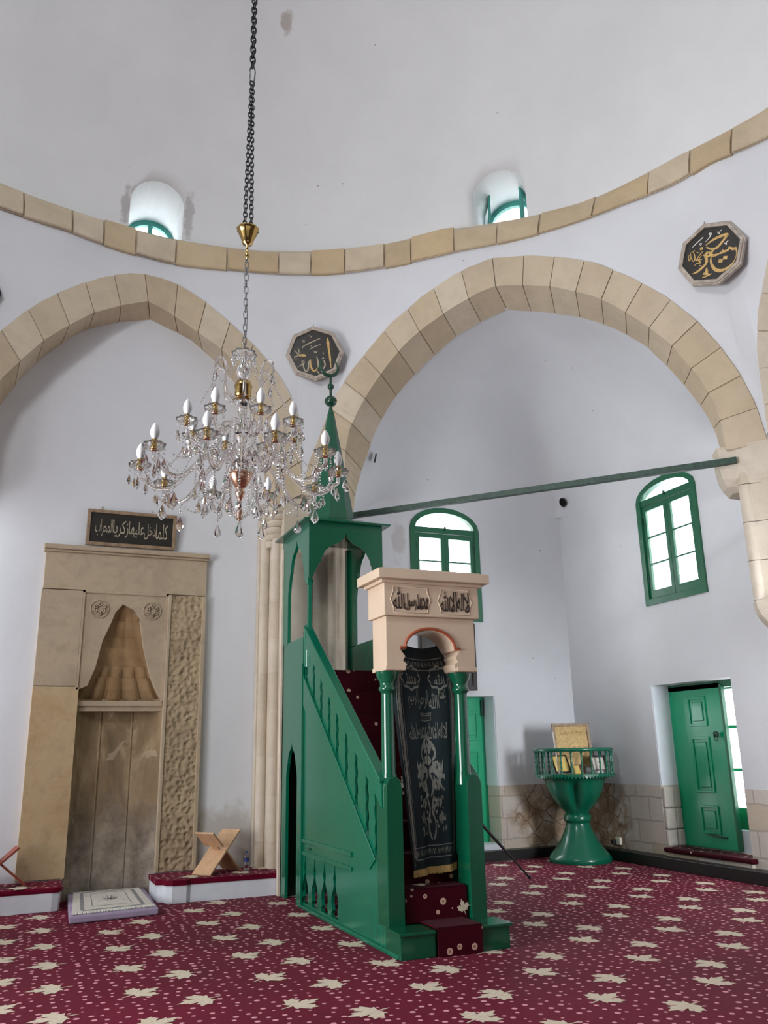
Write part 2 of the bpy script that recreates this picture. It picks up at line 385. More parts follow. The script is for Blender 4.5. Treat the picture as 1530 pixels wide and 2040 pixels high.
def lettering(name, txt, O, ux, uy, w, h, mat, parent, thick=.003, bend=None):
    """text fitted into a w x h box centred at O on axes ux (right), uy (up)"""
    me = text_mesh(shape(txt)); co_ = np.array([v.co[:] for v in me.vertices])
    mn, mx = co_.min(0), co_.max(0); c = (mn+mx)/2; sc = (w/(mx[0]-mn[0]), h/(mx[1]-mn[1]))
    ux, uy = Vector(ux).normalized(), Vector(uy).normalized(); nn = ux.cross(uy)
    b = MB()
    for p in co_:
        u, v = (p[0]-c[0])*sc[0], (p[1]-c[1])*sc[1]; q = Vector(O)+ux*u+uy*v+nn*(thick if p[2] > 0 else 0)
        if bend: q = bend(q, nn)
        b.v.append(tuple(q))
    for f in me.polygons: b.face(list(f.vertices))
    bpy.data.meshes.remove(me)
    return b.build(name, mat, parent, fix=False)
def lettering_words(name, words, O, ux, uy, w, h, mat, parent, thick=.003):
    """words given right to left as (text, share of width, height share, vertical shift)"""
    tot = sum(x[1] for x in words); pos = w/2; ux_, uy_ = Vector(ux).normalized(), Vector(uy).normalized()
    for txt, sh, hh, dv in words:
        ww = w*sh/tot; c = Vector(O)+ux_*(pos-ww/2)+uy_*(h*dv); pos -= ww
        lettering(name, txt, c, ux, uy, ww*.97, h*hh, mat, parent, thick)
def ribbon(b, pts, w, f, m=0):
    """flat brush stroke: pts 2D, w widths, f maps 2D to 3D"""
    P = [Vector(p) for p in pts]; ws = w if isinstance(w, (list, tuple)) else [w]*len(P)
    # smooth the stroke
    Q = []; WQ = []
    for i in range(len(P)-1):
        p0, p1, p2, p3 = P[max(i-1, 0)], P[i], P[i+1], P[min(i+2, len(P)-1)]
        for t in (0, .25, .5, .75):
            Q.append(.5*((2*p1)+(p2-p0)*t+(2*p0-5*p1+4*p2-p3)*t*t+(3*p1-p0-3*p2+p3)*t**3)); WQ.append(ws[i]*(1-t)+ws[i+1]*t)
    Q.append(P[-1]); WQ.append(ws[-1]); L = []
    for i, q in enumerate(Q):
        d = Q[min(i+1, len(Q)-1)]-Q[max(i-1, 0)]
        if d.length < 1e-9: d = Vector((1, 0))
        d.normalize(); n = Vector((-d.y, d.x)); L.append((q+n*WQ[i]/2, q-n*WQ[i]/2))
    k = b.pts([f(*x) for pr_ in L for x in pr_])
    for i in range(len(L)-1): b.face([k+2*i, k+2*i+1, k+2*i+3, k+2*i+2], m)

# ------------------------------------------------------------------ plan of the hall: dome on an eight sided plan inside a square
CX, CY = 1.09, 4.81; AY, XR_F, CD = 10.66, 7.70, 14.456; XW, YW, YQ = 8.42, 12.10, 11.25
V1 = (CD-AY, AY); V2 = (XR_F, CD-XR_F); ZR, ZT = 8.42, 8.84
RB = [(.118, 6.56), (.181, 6.5), (.276, 6.31), (.359, 6.35), (.468, 6.26), (.535, 6.24), (.682, 6.17), (.834, 6.09), (.932, 6.14), (1.079, 6.26), (1.163, 6.3), (1.246, 6.3), (1.386, 6.27), (1.522, 6.31), (1.645, 6.2), (1.759, 6.08), (1.894, 6.1), (1.956, 6.08)]
RT = [(.17, 6.55), (.35, 6.41), (.57, 6.46), (.76, 6.24), (.88, 6.13), (1.03, 6.27), (1.16, 6.34), (1.31, 6.37), (1.53, 6.33), (1.64, 6.27), (1.76, 6.22), (1.9, 6.19)]
def rfun(T, th):
    th = (th+pi) % (2*pi)-pi
    a0, a1 = T[0][0], T[-1][0]
    if th < a0-.5 or th > a1+.5: return 6.3
    if th < a0: return float(np.interp(th, [a0-.5, a0], [6.3, T[0][1]]))
    if th > a1: return float(np.interp(th, [a1, a1+.5], [T[-1][1], 6.3]))
    return float(np.interp(th, [p[0] for p in T], [p[1] for p in T]))
q2 = sqrt(.5)
PLANES = [(0, 1, AY-CY), (1, 0, XR_F-CX), (q2, q2, (CD-CX-CY)*q2), (-q2, q2, (CD-CX-CY)*q2), (-1, 0, 6.6), (0, -1, 6.6), (-q2, -q2, 6.5), (q2, -q2, 6.5)]
def poly_r(th):
    c, s_ = cos(th), sin(th); return min(d/(nx*c+ny*s_) for nx, ny, d in PLANES if nx*c+ny*s_ > 1e-6)
def rho(th, z):
    t = min(1, max(0, (z-6.0)/(ZR-6.0))); t = t*t*(3-2*t); return poly_r(th)*(1-t)+rfun(RB, th)*t
def onW(th, z, off=0):
    r = rho(th, z)+off; return (CX+r*cos(th), CY+r*sin(th), z)
E_d = [(3.25,10.66,5.0),(3.35,10.66,5.45),(3.52,10.66,5.90),(3.74,10.65,6.52),(3.92,10.50,6.86),(4.14,10.29,7.18),(4.38,10.07,7.51),(4.71,9.77,7.81),(5.07,9.44,8.07),(5.30,9.23,8.16),(5.52,9.04,8.22),(5.78,8.80,8.17),(6.03,8.53,8.07),(6.23,8.29,7.94),(6.45,7.99,7.73),(6.73,7.64,7.37),(6.99,7.37,7.01),(7.23,7.16,6.61),(7.41,7.03,6.24),(7.54,6.91,5.83),(7.62,6.83,5.45),(7.68,6.78,4.95)]
I_d = [(3.87,10.59,4.87),(3.86,10.60,5.27),(3.86,10.60,5.66),(3.91,10.55,6.01),(4.03,10.42,6.32),(4.17,10.28,6.60),(4.34,10.11,6.89),(4.54,9.92,7.16),(4.73,9.75,7.34),(5.05,9.44,7.57),(5.35,9.18,7.73),(5.53,9.02,7.78),(5.71,8.85,7.74),(6.06,8.48,7.59),(6.25,8.25,7.43),(6.40,8.07,7.30),(6.57,7.86,7.08),(6.80,7.62,6.75),(7.01,7.42,6.41),(7.11,7.34,6.19),(7.24,7.22,5.87),(7.32,7.14,5.56),(7.35,7.10,5.25),(7.36,7.09,4.92)]
B_d = [(4.12,11.05,4.79),(4.13,11.03,5.01),(4.16,11.00,5.33),(4.22,10.94,5.62),(4.36,10.80,6.14),(4.54,10.62,6.54),(4.72,10.45,6.82),(4.93,10.23,7.07),(5.11,10.05,7.26),(5.32,9.84,7.44),(5.59,9.57,7.59),(5.85,9.31,7.68),(6.22,8.94,7.53),(6.54,8.63,7.36),(6.72,8.44,7.22),(6.92,8.25,7.03),(7.15,8.01,6.72),(7.33,7.84,6.37),(7.45,7.72,6.08),(7.56,7.61,5.78),(7.62,7.55,5.57),(7.66,7.50,5.32),(7.68,7.48,5.05)]
E_qh = [(-0.69,6.74),(-0.46,7.04),(-0.26,7.27),(-0.03,7.48),(0.23,7.71),(0.54,7.94),(0.83,8.10),(1.04,8.15),(1.33,8.15),(1.58,8.06),(1.91,7.84),(2.25,7.51),(2.48,7.28),(2.71,7.01),(2.90,6.77),(3.04,6.53),(3.17,6.21),(3.24,5.92),(3.25,5.0)]
I_qh = [(-0.63,6.11),(-0.45,6.37),(-0.21,6.70),(0.01,6.93),(0.20,7.11),(0.38,7.29),(0.73,7.52),(1.10,7.71),(1.38,7.60),(1.58,7.46),(1.80,7.29),(2.03,7.13),(2.25,6.94),(2.45,6.70),(2.66,6.29),(2.81,5.72),(2.88,5.15),(2.90,4.8)]
B_qh = [(-0.63,6.01),(-0.42,6.42),(-0.20,6.74),(0.01,6.97),(0.25,7.21),(0.46,7.33),(0.73,7.45),(1.17,7.58),(1.39,7.50),(1.59,7.43),(1.76,7.36),(2.05,7.14),(2.28,6.94),(2.51,6.68),(2.70,6.30),(2.84,5.78),(2.92,5.18),(2.98,4.60)]
def front_pt(x, z):           # point of the qibla side of the drum wall with given x and height
    lo, hi = 10.0, 11.6
    for _ in range(30):
        m_ = (lo+hi)/2
        if hypot(x-CX, m_-CY) < rho(atan2(m_-CY, x-CX), z): lo = m_
        else: hi = m_
    return (x, lo, z)
LEFTX = -1.6
E_q = [front_pt(-1.05, 6.0), front_pt(-.88, 6.4)]+[front_pt(x, z) for x, z in E_qh]
E_q = [front_pt(-1.12, 5.0)]+E_q
I_q = [front_pt(-.78, 4.8), front_pt(-.74, 5.7)]+[front_pt(x, z) for x, z in I_qh]
B_q = [(-.80, YQ, 4.6), (-.74, YQ, 5.6)]+[(x, YQ, z) for x, z in B_qh]

# floor: one carpet with woven leaves
LEAF = [(0, -.62), (.03, -.62), (.035, -.28), (.30, -.36), (.27, -.26), (.55, -.10), (.47, -.04), (.53, .16), (.37, .14), (.31, .22), (.15, .05), (.20, .36), (.12, .33), (0, .60), (-.12, .33), (-.20, .36), (-.15, .05), (-.31, .22), (-.37, .14), (-.53, .16), (-.47, -.04), (-.55, -.10), (-.27, -.26), (-.30, -.36), (-.02, -.28), (-.02, -.5)]
def leaf(b, x, y, z, ang, s_, m=1, f=None):
    f = f or (lambda u, v: (x+u, y+v, z)); c, sn = cos(ang), sin(ang)
    lp = [((u*c-v*sn)*s_, (u*sn+v*c)*s_) for u, v in LEAF]
    tri = tessellate_polygon([[Vector((p[0], p[1], 0)) for p in lp]]); k = b.pts([f(*p) for p in lp])
    for t in tri: b.face([k+i for i in t], m)
b = MB(); b.poly([(-7, -3, 0), (9, -3, 0), (9, 12.6, 0), (-7, 12.6, 0)])
for i in range(-8, 10):
    for j in range(-12, 7):
        strip = 0 if 7.98+.775*j < 7.5 or True else 0
        x, y = .34+.93*i, 7.98+.775*j
        if -6 < x < 8.3 and -2 < y < 11.9: leaf(b, x, y, .002, radians(100)+random.uniform(-.12, .12), .27)
        x, y = .94+.93*i, 7.59+.775*j
        if -6 < x < 8.3 and -2 < y < 11.9: leaf(b, x, y, .002, radians(-62)+random.uniform(-.12, .12), .27)
b.box(3.96, 8.2, 7.80, 7.815, 0, .004, 2)
o = struct(b.build('floor', ['carpet', 'leaf', 'bookred'], fix=False))

E_r = [(7.68, 6.76, 4.95), (7.66, 6.74, 5.71), (7.655, 6.72, 6.11), (7.635, 6.60, 6.54), (7.56, 6.30, 7.02), (7.5, 5.9, 7.5), (7.45, 5.3, 8.0), (7.42, 4.81, 8.15), (7.45, 4.2, 8.0), (7.5, 3.6, 7.5), (7.62, 3.1, 6.6), (7.66, 2.9, 5.2)]
# drum wall above the arches (pendentives) and plain sides
def th_of(p): return atan2(p[1]-CY, p[0]-CX)
b = MB(); low = [(th_of(p), p[2]) for p in E_q if p[2] > 5.6 or p[0] < 0]+[(th_of(p), p[2]) for p in E_d[2:-2]]
low += [(th_of(p), p[2]) for p in E_r[1:]]
low += [(.3015, 4.95), (.291, 4.95), (1.2165, 4.95), (1.2235, 4.95)]; low.sort()
def zlow(th):
    th = (th+pi) % (2*pi)-pi
    if th < low[0][0] or th > low[-1][0]: return 0.0
    return float(np.interp(th, [p[0] for p in low], [p[1] for p in low]))
ths = sorted(set([round(t, 5) for t, _ in low]+[round(-pi+2*pi*i/150, 5) for i in range(150)]+[round(low[-1][0]+.0005, 5), round(low[0][0]-.0005, 5)]+[round(atan2(V[1]-CY, V[0]-CX), 5) for V in (V1, V2)]))
NZ = 14; cols_ = []
for th in ths:
    z0 = zlow(th); cols_.append(b.pts([onW(th, z0+(ZR+.02-z0)*(i/NZ)) for i in range(NZ+1)]))
for i in range(len(ths)):
    a, c = cols_[i], cols_[(i+1) % len(ths)]
    for k in range(NZ):
        cv = b.v[a+k]; rear = cv[1] < 1.2 and cv[2] < 7.0      # unseen rear wall made dark to cut light bounced onto the front faces
        b.face([a+k, c+k, c+k+1, a+k+1], 1 if rear else 0, True)
struct(b.build('wall_drum', ['plaster', 'dark_rear_wall'], fix=False))

# arches made of voussoirs
def resample(P, n):
    P = [Vector(p) for p in P]; d = [0]
    for i in range(1, len(P)): d.append(d[-1]+(P[i]-P[i-1]).length)
    out = []
    for k in range(n+1):
        t = d[-1]*k/n; i = max(j for j in range(len(d)) if d[j] <= t+1e-9); i = min(i, len(P)-2)
        u = (t-d[i])/max(1e-9, d[i+1]-d[i]); out.append(P[i].lerp(P[i+1], u))
    return out
def split_apex(P):
    k = max(range(len(P)), key=lambda i: P[i][2]); return P[:k+1], P[k:]
def voussoirs(name, E, I, B, nl, nr, centre, mat):
    rnd = random.Random(name); b = MB(); sub = 4
    parts_ = []
    for side, n in ((0, nl), (1, nr)):
        e, i_, k = (resample(split_apex(X)[side], n*sub) for X in (E, I, B)); k = [kk+(kk-ii)*.14 for kk, ii in zip(k, i_)]; parts_.append((e, i_, k, n))
    cen = Vector(centre)
    for e, i_, k, n in parts_:
        for q in range(n*sub):       # mortar bed
            b.poly([e[q], e[q+1], i_[q+1], i_[q]], 1); b.poly([i_[q], i_[q+1], k[q+1], k[q]], 1)
            nq = Vector((e[q].x-cen.x, e[q].y-cen.y, 0)).normalized()*.03; up_ = Vector((0, 0, .09))
            b.poly([e[q]+nq, e[q+1]+nq, e[q+1]+nq+up_, e[q]+nq+up_], 1); b.poly([e[q]+nq, e[q+1]+nq, i_[q+1]+nq, i_[q]+nq], 1)
        for q in range(n):
            col = rnd.random(); g = .007
            js = [q*sub+j for j in range(sub+1)]
            up = (.5*(e[js[sub//2]]+i_[js[sub//2]]))
            nrm = Vector((cen.x-up.x, cen.y-up.y, 0)).normalized()
            def P(A, j, t):
                v = A[js[j]].copy()
                if j == 0: v = v.lerp(A[js[1]], g/max(.01, (A[js[1]]-A[js[0]]).length))
                if j == sub: v = v.lerp(A[js[sub-1]], g/max(.01, (A[js[sub]]-A[js[sub-1]]).length))
                return v
            o_ = nrm*(.014+rnd.random()*.008)
            F0 = [P(e, j, 0)+o_+Vector((0, 0, rnd.uniform(-.006, .006))) for j in range(sub+1)]
            F1 = [P(i_, j, 0)+o_ for j in range(sub+1)]
            rad = [(F1[j]-F0[j]).normalized()*.01 for j in range(sub+1)]
            F1 = [F1[j]+rad[j] for j in range(sub+1)]; F2 = [P(k, j, 0)+rad[j] for j in range(sub+1)]
            base0 = [P(e, j, 0)-nrm*.07 for j in range(sub+1)]
            for j in range(sub):
                b.poly([F0[j], F0[j+1], F1[j+1], F1[j]], 0, False, col+.001)
                b.poly([F1[j], F1[j+1], F2[j+1], F2[j]], 0, False, col+.001)
                b.poly([base0[j], base0[j+1], F0[j+1], F0[j]], 0, False, col+.001)
            for j in (0, sub):
                b.poly([F0[j], F1[j], P(i_, j, 0), P(e, j, 0)], 0, False, col+.001)
                b.poly([F1[j], F2[j], P(k, j, 0), P(i_, j, 0)], 0, False, col+.001)
    return struct(b.build(name, [mat, 'mortar']))
voussoirs('trim_1', E_q, I_q, B_q, 9, 9, (CX, CY, 6), 'stone')
voussoirs('trim_2', E_d, I_d, B_d, 10, 11, (CX, CY, 6), 'stone')
# arch of the right hand side, only its left haunch is in view
I_r = [(7.70, 6.20, 4.95), (7.70, 6.20, 5.5), (7.69, 6.1, 6.0), (7.66, 5.9, 6.5), (7.6, 5.6, 6.95), (7.52, 5.2, 7.4), (7.48, 4.81, 7.65), (7.52, 4.4, 7.4), (7.6, 4.0, 6.95), (7.68, 3.5, 6.0), (7.7, 3.4, 5.2)]
B_r = [(8.2, y, z-.05) for x, y, z in I_r]
voussoirs('trim_3', E_r, I_r, B_r, 9, 9, (CX, CY, 6), 'pierstone')

# cornice ring of long stones under the dome
b = MB(); rnd = random.Random(3); th = -pi
while th < pi-.02:
    w = min(rnd.uniform(.065, .125), pi-th); c = rnd.random()+.001; dz0, dz1, dr = rnd.uniform(-.018, .018), rnd.uniform(-.02, .03), rnd.uniform(-.02, .02); n = 4
    g = .0022
    for k in range(n):
        t0, t1 = th+g+(w-2*g)*k/n, th+g+(w-2*g)*(k+1)/n; P = []
        for t in (t0, t1):
            rb, rt = rfun(RB, t)+dr*.6-.06, rfun(RT, t)+dr*.6-.05
            P.append([(CX+r*cos(t), CY+r*sin(t), z) for r, z in ((rb+.5, ZR+dz0), (rb+.012, ZR+dz0), (rb, ZR+.015+dz0), ((rb+rt)/2-.015, (ZR+ZT)/2), (rt, ZT+dz1-.012), (rt+.015, ZT+dz1), (rt+.5, ZT+dz1))])
        for i in range(6): b.poly([P[0][i], P[1][i], P[1][i+1], P[0][i+1]], 0, False, c)
        if k == 0: b.poly(P[0], 0, False, c)
        if k == n-1: b.poly(P[1][::-1], 0, False, c)
    th += w
for k in range(160):
    t0, t1 = -pi+2*pi*k/160, -pi+2*pi*(k+1)/160
    A = [[(CX+(rfun(T, t)-.035)*cos(t), CY+(rfun(T, t)-.035)*sin(t), z) for T, z in ((RB, ZR), (RT, ZT))] for t in (t0, t1)]
    b.poly([A[0][0], A[1][0], A[1][1], A[0][1]], 1)
struct(b.build('trim_4', ['ringstone', 'mortar']))

# dome shell with two deep windows
b = MB(); RI, RO, HI, HO = 6.50, 7.7, 5.9, 7.2; n, mm = 128, 26
def dome(R_, H_):
    k0 = len(b.v)
    for i in range(mm):
        a = (pi/2)*i/mm
        for j in range(n): t = 2*pi*j/n; b.v.append((CX+R_*cos(a)*cos(t), CY+R_*cos(a)*sin(t), ZT-.25+H_*sin(a)))
    b.v.append((CX, CY, ZT-.25+H_)); top = len(b.v)-1
    for i in range(mm-1):
        for j in range(n): b.face([k0+i*n+j, k0+i*n+(j+1) % n, k0+(i+1)*n+(j+1) % n, k0+(i+1)*n+j], 0, True)
    for j in range(n): b.face([k0+(mm-1)*n+j, k0+(mm-1)*n+(j+1) % n, top], 0, True)
    return k0
k1 = dome(RI, HI); k2 = dome(RO, HO)
for j in range(n): b.face([k1+j, k1+(j+1) % n, k2+(j+1) % n, k2+j], 0)
dome_o = struct(b.build('ceiling', 'plaster_dome'))
def arch_outline(hw, z0, zs, za, n=12):
    return [(-hw, z0), (hw, z0)]+[(hw*cos(pi*i/n), zs+(za-zs)*sin(pi*i/n)) for i in range(n+1)]
DW = [(1.558, .385, 9.80), (.753, .40, 9.80)]
cut = []
for th, hw, za in DW:
    er, et = Vector((cos(th), sin(th), 0)), Vector((-sin(th), cos(th), 0)); cb = MB()
    lp = arch_outline(hw, 8.72, za-.36, za)
    fr = lambda u, v, er=er, et=et: tuple(Vector((CX, CY, 0))+er*5.6-et*u+Vector((0, 0, v)))
    to = lambda u, v, er=er, et=et: tuple(Vector((CX, CY, 0))+er*8.6-et*u*1.0+Vector((0, 0, v)))
    cb.prism([lp], fr, to); cut.append(cb.build('cutter', 'plaster'))
for c in cut:
    md = dome_o.modifiers.new('cut', 'BOOLEAN'); md.operation = 'DIFFERENCE'; md.object = c; md.solver = 'EXACT'
me = bpy.data.meshes.new_from_object(dome_o.evaluated_get(bpy.context.evaluated_depsgraph_get()))
dome_o.modifiers.clear(); dome_o.data = me
for c in cut: bpy.data.objects.remove(c)
def dome_window(name, th, hw, za, mat, opened):
    er, et = Vector((cos(th), sin(th), 0)), Vector((-sin(th), cos(th), 0)); C0 = Vector((CX, CY, 0))
    root = bpy.data.objects.new(name, None); COL.objects.link(root); root['kind'] = 'structure'; root.location = tuple(C0+er*7.3+Vector((0, 0, 8.75)))
    r0 = 7.38 if not opened else 7.15
    f = lambda r, u, v: tuple(C0+er*r-et*u+Vector((0, 0, v)))
    out = arch_outline(hw*1.0, 8.7, 9.45, 9.80); inn = arch_outline(hw*.80, 8.78, 9.45, 9.71)
    b = MB(); b.prism([out, inn[::-1]], lambda u, v: f(r0, u, v), lambda u, v: f(r0+.06, u, v)); b.box
    b.build('window_frame', mat, root)
    if not opened:
        b = MB(); P = [f(r0-.01, u, v) for u, v in ((-.035, 8.75), (.035, 8.75), (.035, 9.74), (-.035, 9.74))]+[f(r0+.05, u, v) for u, v in ((-.035, 8.75), (.035, 8.75), (.035, 9.74), (-.035, 9.74))]
        b.hexa([P[0], P[1], P[5], P[4], P[3], P[2], P[6], P[7]]); b.build('mullion', mat, root)
    else:
        for s_ in (-1, 1):           # two leaves swung inwards
            b = MB(); lp = [(0, 8.8), (.34, 8.8), (.34, 9.42), (.25, 9.60), (.12, 9.72), (0, 9.77)]
            il = [(.06, 8.86), (.28, 8.86), (.28, 9.38), (.20, 9.55), (.06, 9.66)]
            hx = s_*hw*.93
            g = lambda u, v, t=0, hx=hx, s_=s_: f(r0-.04-(.36-u)*.95+.0, hx-s_*((.36-u)*.32+t), v)
            b.prism([lp, il[::-1]], lambda u, v: g(u, v), lambda u, v: g(u, v, .035)); b.build('window_leaf', mat, root)
    b = MB(); b.prism([inn], lambda u, v: f(r0+.03, u, v), lambda u, v: f(r0+.034, u, v)); b.build('pane', 'pane', root)
dome_window('window_1', *DW[0], 'green_pale', False)
dome_window('window_2', *DW[1], 'green_pale', True)

# qibla wall behind the left arch, with the niche cut out
NX0, NX1 = .60, 1.60
def wall_holes(name, outer, holes, f0, f1, mats, m=0): 
    b = MB(); b.prism([outer]+[h[::-1] for h in holes], f0, f1); return b
niche_out = [(.60, 0.0), (1.60, 0.0), (1.60, 2.26), (1.50, 2.44), (1.42, 2.64), (1.34, 2.93), (1.27, 3.30), (1.20, 3.40), (1.06, 3.47), (.97, 3.36), (.93, 3.23), (.84, 3.0), (.78, 2.67), (.70, 2.45), (.60, 2.40)]
outer = [(-1.7, 0), (.60, 0)]+niche_out[::-1][:-1][0:14]
wall = [(-1.7, 0)]+[niche_out[0]]+niche_out[::-1][:-1]+[(3.9, 0), (3.9, 7.9), (-1.7, 7.9)]
wall = [(-1.7, 0), (.57, 0), (.57, 3.6), (1.65, 3.6), (1.65, 0), (3.9, 0), (3.9, 7.9), (-1.7, 7.9)]
b = MB(); b.prism([wall], lambda x, z: (x, YQ, z), lambda x, z: (x, YQ+.25, z))
struct(b.build('wall_qibla', 'plaster'))
# recess of the corner: two walls with windows and doorways
def seg_arch(y0, y1, z0, zs, za, n=10):
    c, h = (y0+y1)/2, (y1-y0)/2
    return [(y0, z0), (y1, z0)]+[(c+h*cos(pi*i/n), zs+(za-zs)*sin(pi*i/n)) for i in range(n+1)]
W1 = (5.52, 6.78, 3.60, 5.10, 5.47); W2 = (8.77, 10.03, 3.60, 5.17, 5.45)
D1 = (5.75, 6.93, .20, 2.42); D2 = (8.58, 10.14, .25, 2.45)
VT = 5.5
def sq(a, b_, c, d): return [(a, c), (b_, c), (b_, d), (a, d)]
TH = .50
hol = [seg_arch(W1[0]+.05, W1[1]-.05, W1[2]+.05, W1[3], W1[4]-.05)[::-1], sq(D1[0], D1[1], D1[2], D1[3])[::-1]]
b = MB(); b.prism([sq(3.9, XW+.3, 1.06, VT+.3)]+[[(x, max(z, 1.06)) for x, z in h] if i == 1 else h for i, h in enumerate([hol[0]])], lambda x, z: (x, YW, z), lambda x, z: (x, YW+TH, z))
b = MB()
up = [(3.9, 1.06), (D1[0], 1.06), (D1[0], D1[3]), (D1[1], D1[3]), (D1[1], 1.06), (XW+TH, 1.06), (XW+TH, VT+.3), (3.9, VT+.3)]
b.prism([up, hol[0]], lambda x, z: (x, YW, z), lambda x, z: (x, YW+TH, z))
struct(b.build('wall_back', 'plaster'))
b = MB(); lowp = [(3.9, 0), (XW+TH, 0), (XW+TH, 1.06), (D1[1], 1.06), (D1[1], D1[2]), (D1[0], D1[2]), (D1[0], 1.06), (3.9, 1.06)]
b.prism([lowp], lambda x, z: (x, YW-.004, z), lambda x, z: (x, YW+TH, z)); struct(b.build('trim_5', 'dado'))
b = MB()
up = [(5.2, 1.07), (D2[0], 1.07), (D2[0], D2[3]), (D2[1], D2[3]), (D2[1], 1.07), (YW+.01, 1.07), (YW+.01, VT+.3), (5.2, VT+.3)]
b.prism([up, seg_arch(W2[0]+.05, W2[1]-.05, W2[2]+.05, W2[3], W2[4]-.05)[::-1]], lambda y, z: (XW, y, z), lambda y, z: (XW+TH, y, z))
b.box(XW, XW+TH, 1.6, 5.3, 1.07, 8.7); b.box(XW, XW+TH, 5.2, 7.35, VT+.29, 8.7); b.box(7.5, XW+.1, 1.5, 1.6, 0, 8.7); b.box(7.6, XW+.3, 1.6, 7.3, 8.55, 8.7)
struct(b.build('wall_right', 'plaster'))
b = MB(); lowp = [(5.2, 0), (YW, 0), (YW, 1.07), (D2[1], 1.07), (D2[1], D2[2]), (D2[0], D2[2]), (D2[0], 1.07), (5.2, 1.07)]
b.prism([lowp], lambda y, z: (XW-.004, y, z), lambda y, z: (XW+TH, y, z)); b.box(XW-.004, XW+TH, 1.6, 5.2, 0, 1.07); struct(b.build('trim_6', 'dado'))
# vault over the corner recess
b = MB(); bd = resample(B_d, 48); NB = len(bd); base = []
path = [Vector((4.15, YW, 0)), Vector((XW, YW, 0)), Vector((XW, 7.2, 0))]; Ltot = (path[1]-path[0]).length+(path[2]-path[1]).length
for i in range(NB):
    d = Ltot*i/(NB-1); l1 = (path[1]-path[0]).length
    base.append(path[0].lerp(path[1], d/l1) if d <= l1 else path[1].lerp(path[2], (d-l1)/(Ltot-l1)))
NU = 16; rows = []
for i in range(NB):
    zb = min(VT, bd[i].z-.02); r = []
    for u in range(NU+1):
        a = (pi/2)*u/NU; xy = base[i].lerp(Vector((bd[i].x, bd[i].y, 0)), 1-cos(a)); r.append((xy.x, xy.y, zb+(bd[i].z-zb)*sin(a)))
    rows.append(b.pts(r))
for i in range(NB-1):
    for u in range(NU): b.face([rows[i]+u, rows[i+1]+u, rows[i+1]+u+1, rows[i]+u+1], 0, True)
# side cheeks down to the floor
b.poly([tuple(bd[0]), (bd[0].x, bd[0].y, 0), (4.15, YW, 0), (4.15, YW, 4.77)])
b.poly([tuple(bd[-1]), (bd[-1].x, bd[-1].y, 4.5), (XW, 7.2, 4.5), (XW, 7.2, 5.03)])
struct(b.build('wall_vault', 'plaster', fix=False))

# left pier of the arches with attached shafts, down to the floor
b = MB(); rnd = random.Random(5); z = 0
while z < 4.9:
    h = min(rnd.uniform(.42, .62), 4.95-z); g = .0006
    for (x0, x1, y0, y1) in ((3.02, 3.42, 10.68, 11.2), (3.425, 3.86, 10.68, 11.2)):
        b.box(x0+g, x1-g, y0, y1, z+g, z+h-g, 0, rnd.random()+.001)
    for (x, y, r) in ((2.88, 11.10, .065), (2.985, 10.92, .07), (3.70, 10.685, .065), (3.84, 10.72, .05)):
        c = rnd.random()+.001; k0 = len(b.f)
        b.lathe((x, y, z+g), [(0, r), (h-2*g, r)], 16, 0)
        for q in range(k0, len(b.f)): b.a[q] = c
    b.box(2.80, 3.02, 11.12, 11.24, z+g, z+h-g, 0, rnd.random()+.001); b.box(2.93, 3.02, 10.95, 11.2, z+g, z+h-g, 0, rnd.random()+.001)
    z += h
b.box(3.05, 3.84, 10.70, 12.09, 0, 5.0, 1); b.box(3.84, 4.16, 11.05, 12.09, 0, 4.95, 1)
# carved corbel at the spring of the left arch
for k in range(6):
    b.lathe((2.96+.01*k, 11.0-.03*k, 4.30+.09*k), [(0, .09), (.03, .11+.012*k), (.08, .11+.012*k)], 8, 0)
struct(b.build('trim_7', ['pierstone', 'mortar']))
# right pier: corbelled out of the wall
b = MB(); z = 3.15
while z < 4.95:
    h = min(.45, 4.97-z)
    b.prism([[(7.48, 7.02), (7.70, 6.78), (7.70, 6.22), (8.4, 6.22), (8.4, 7.25), (7.62, 7.25)]], lambda x, y: (x, y, z+.004), lambda x, y: (x, y, z+h-.004), 0, random.random()+.001)
    c = random.random()+.001; k0 = len(b.f); b.lathe((7.52, 7.06, z+.004), [(0, .075), (h-.008, .075)], 14)
    for q in range(k0, len(b.f)): b.a[q] = c
    z += h
P0 = [(7.44, 7.06), (7.60, 7.26), (8.4, 7.26), (8.4, 6.2), (7.7, 6.2)]
P1 = [(8.3, 7.1), (8.35, 7.26), (8.4, 7.26), (8.4, 6.2), (8.38, 6.2)]
for k in range(8):
    t0, t1 = k/8, (k+1)/8
    L = lambda t: [(a[0]+(c[0]-a[0])*(1-cos(t*pi/2)), a[1]+(c[1]-a[1])*(1-cos(t*pi/2)), 3.15-.42*sin(t*pi/2)) for a, c in zip(P0, P1)]
    A, Bq = L(t0), L(t1)
    for i in range(5): b.poly([A[i], A[(i+1) % 5], Bq[(i+1) % 5], Bq[i]], 0, True, .4)
struct(b.build('trim_8', 'pierstone'))
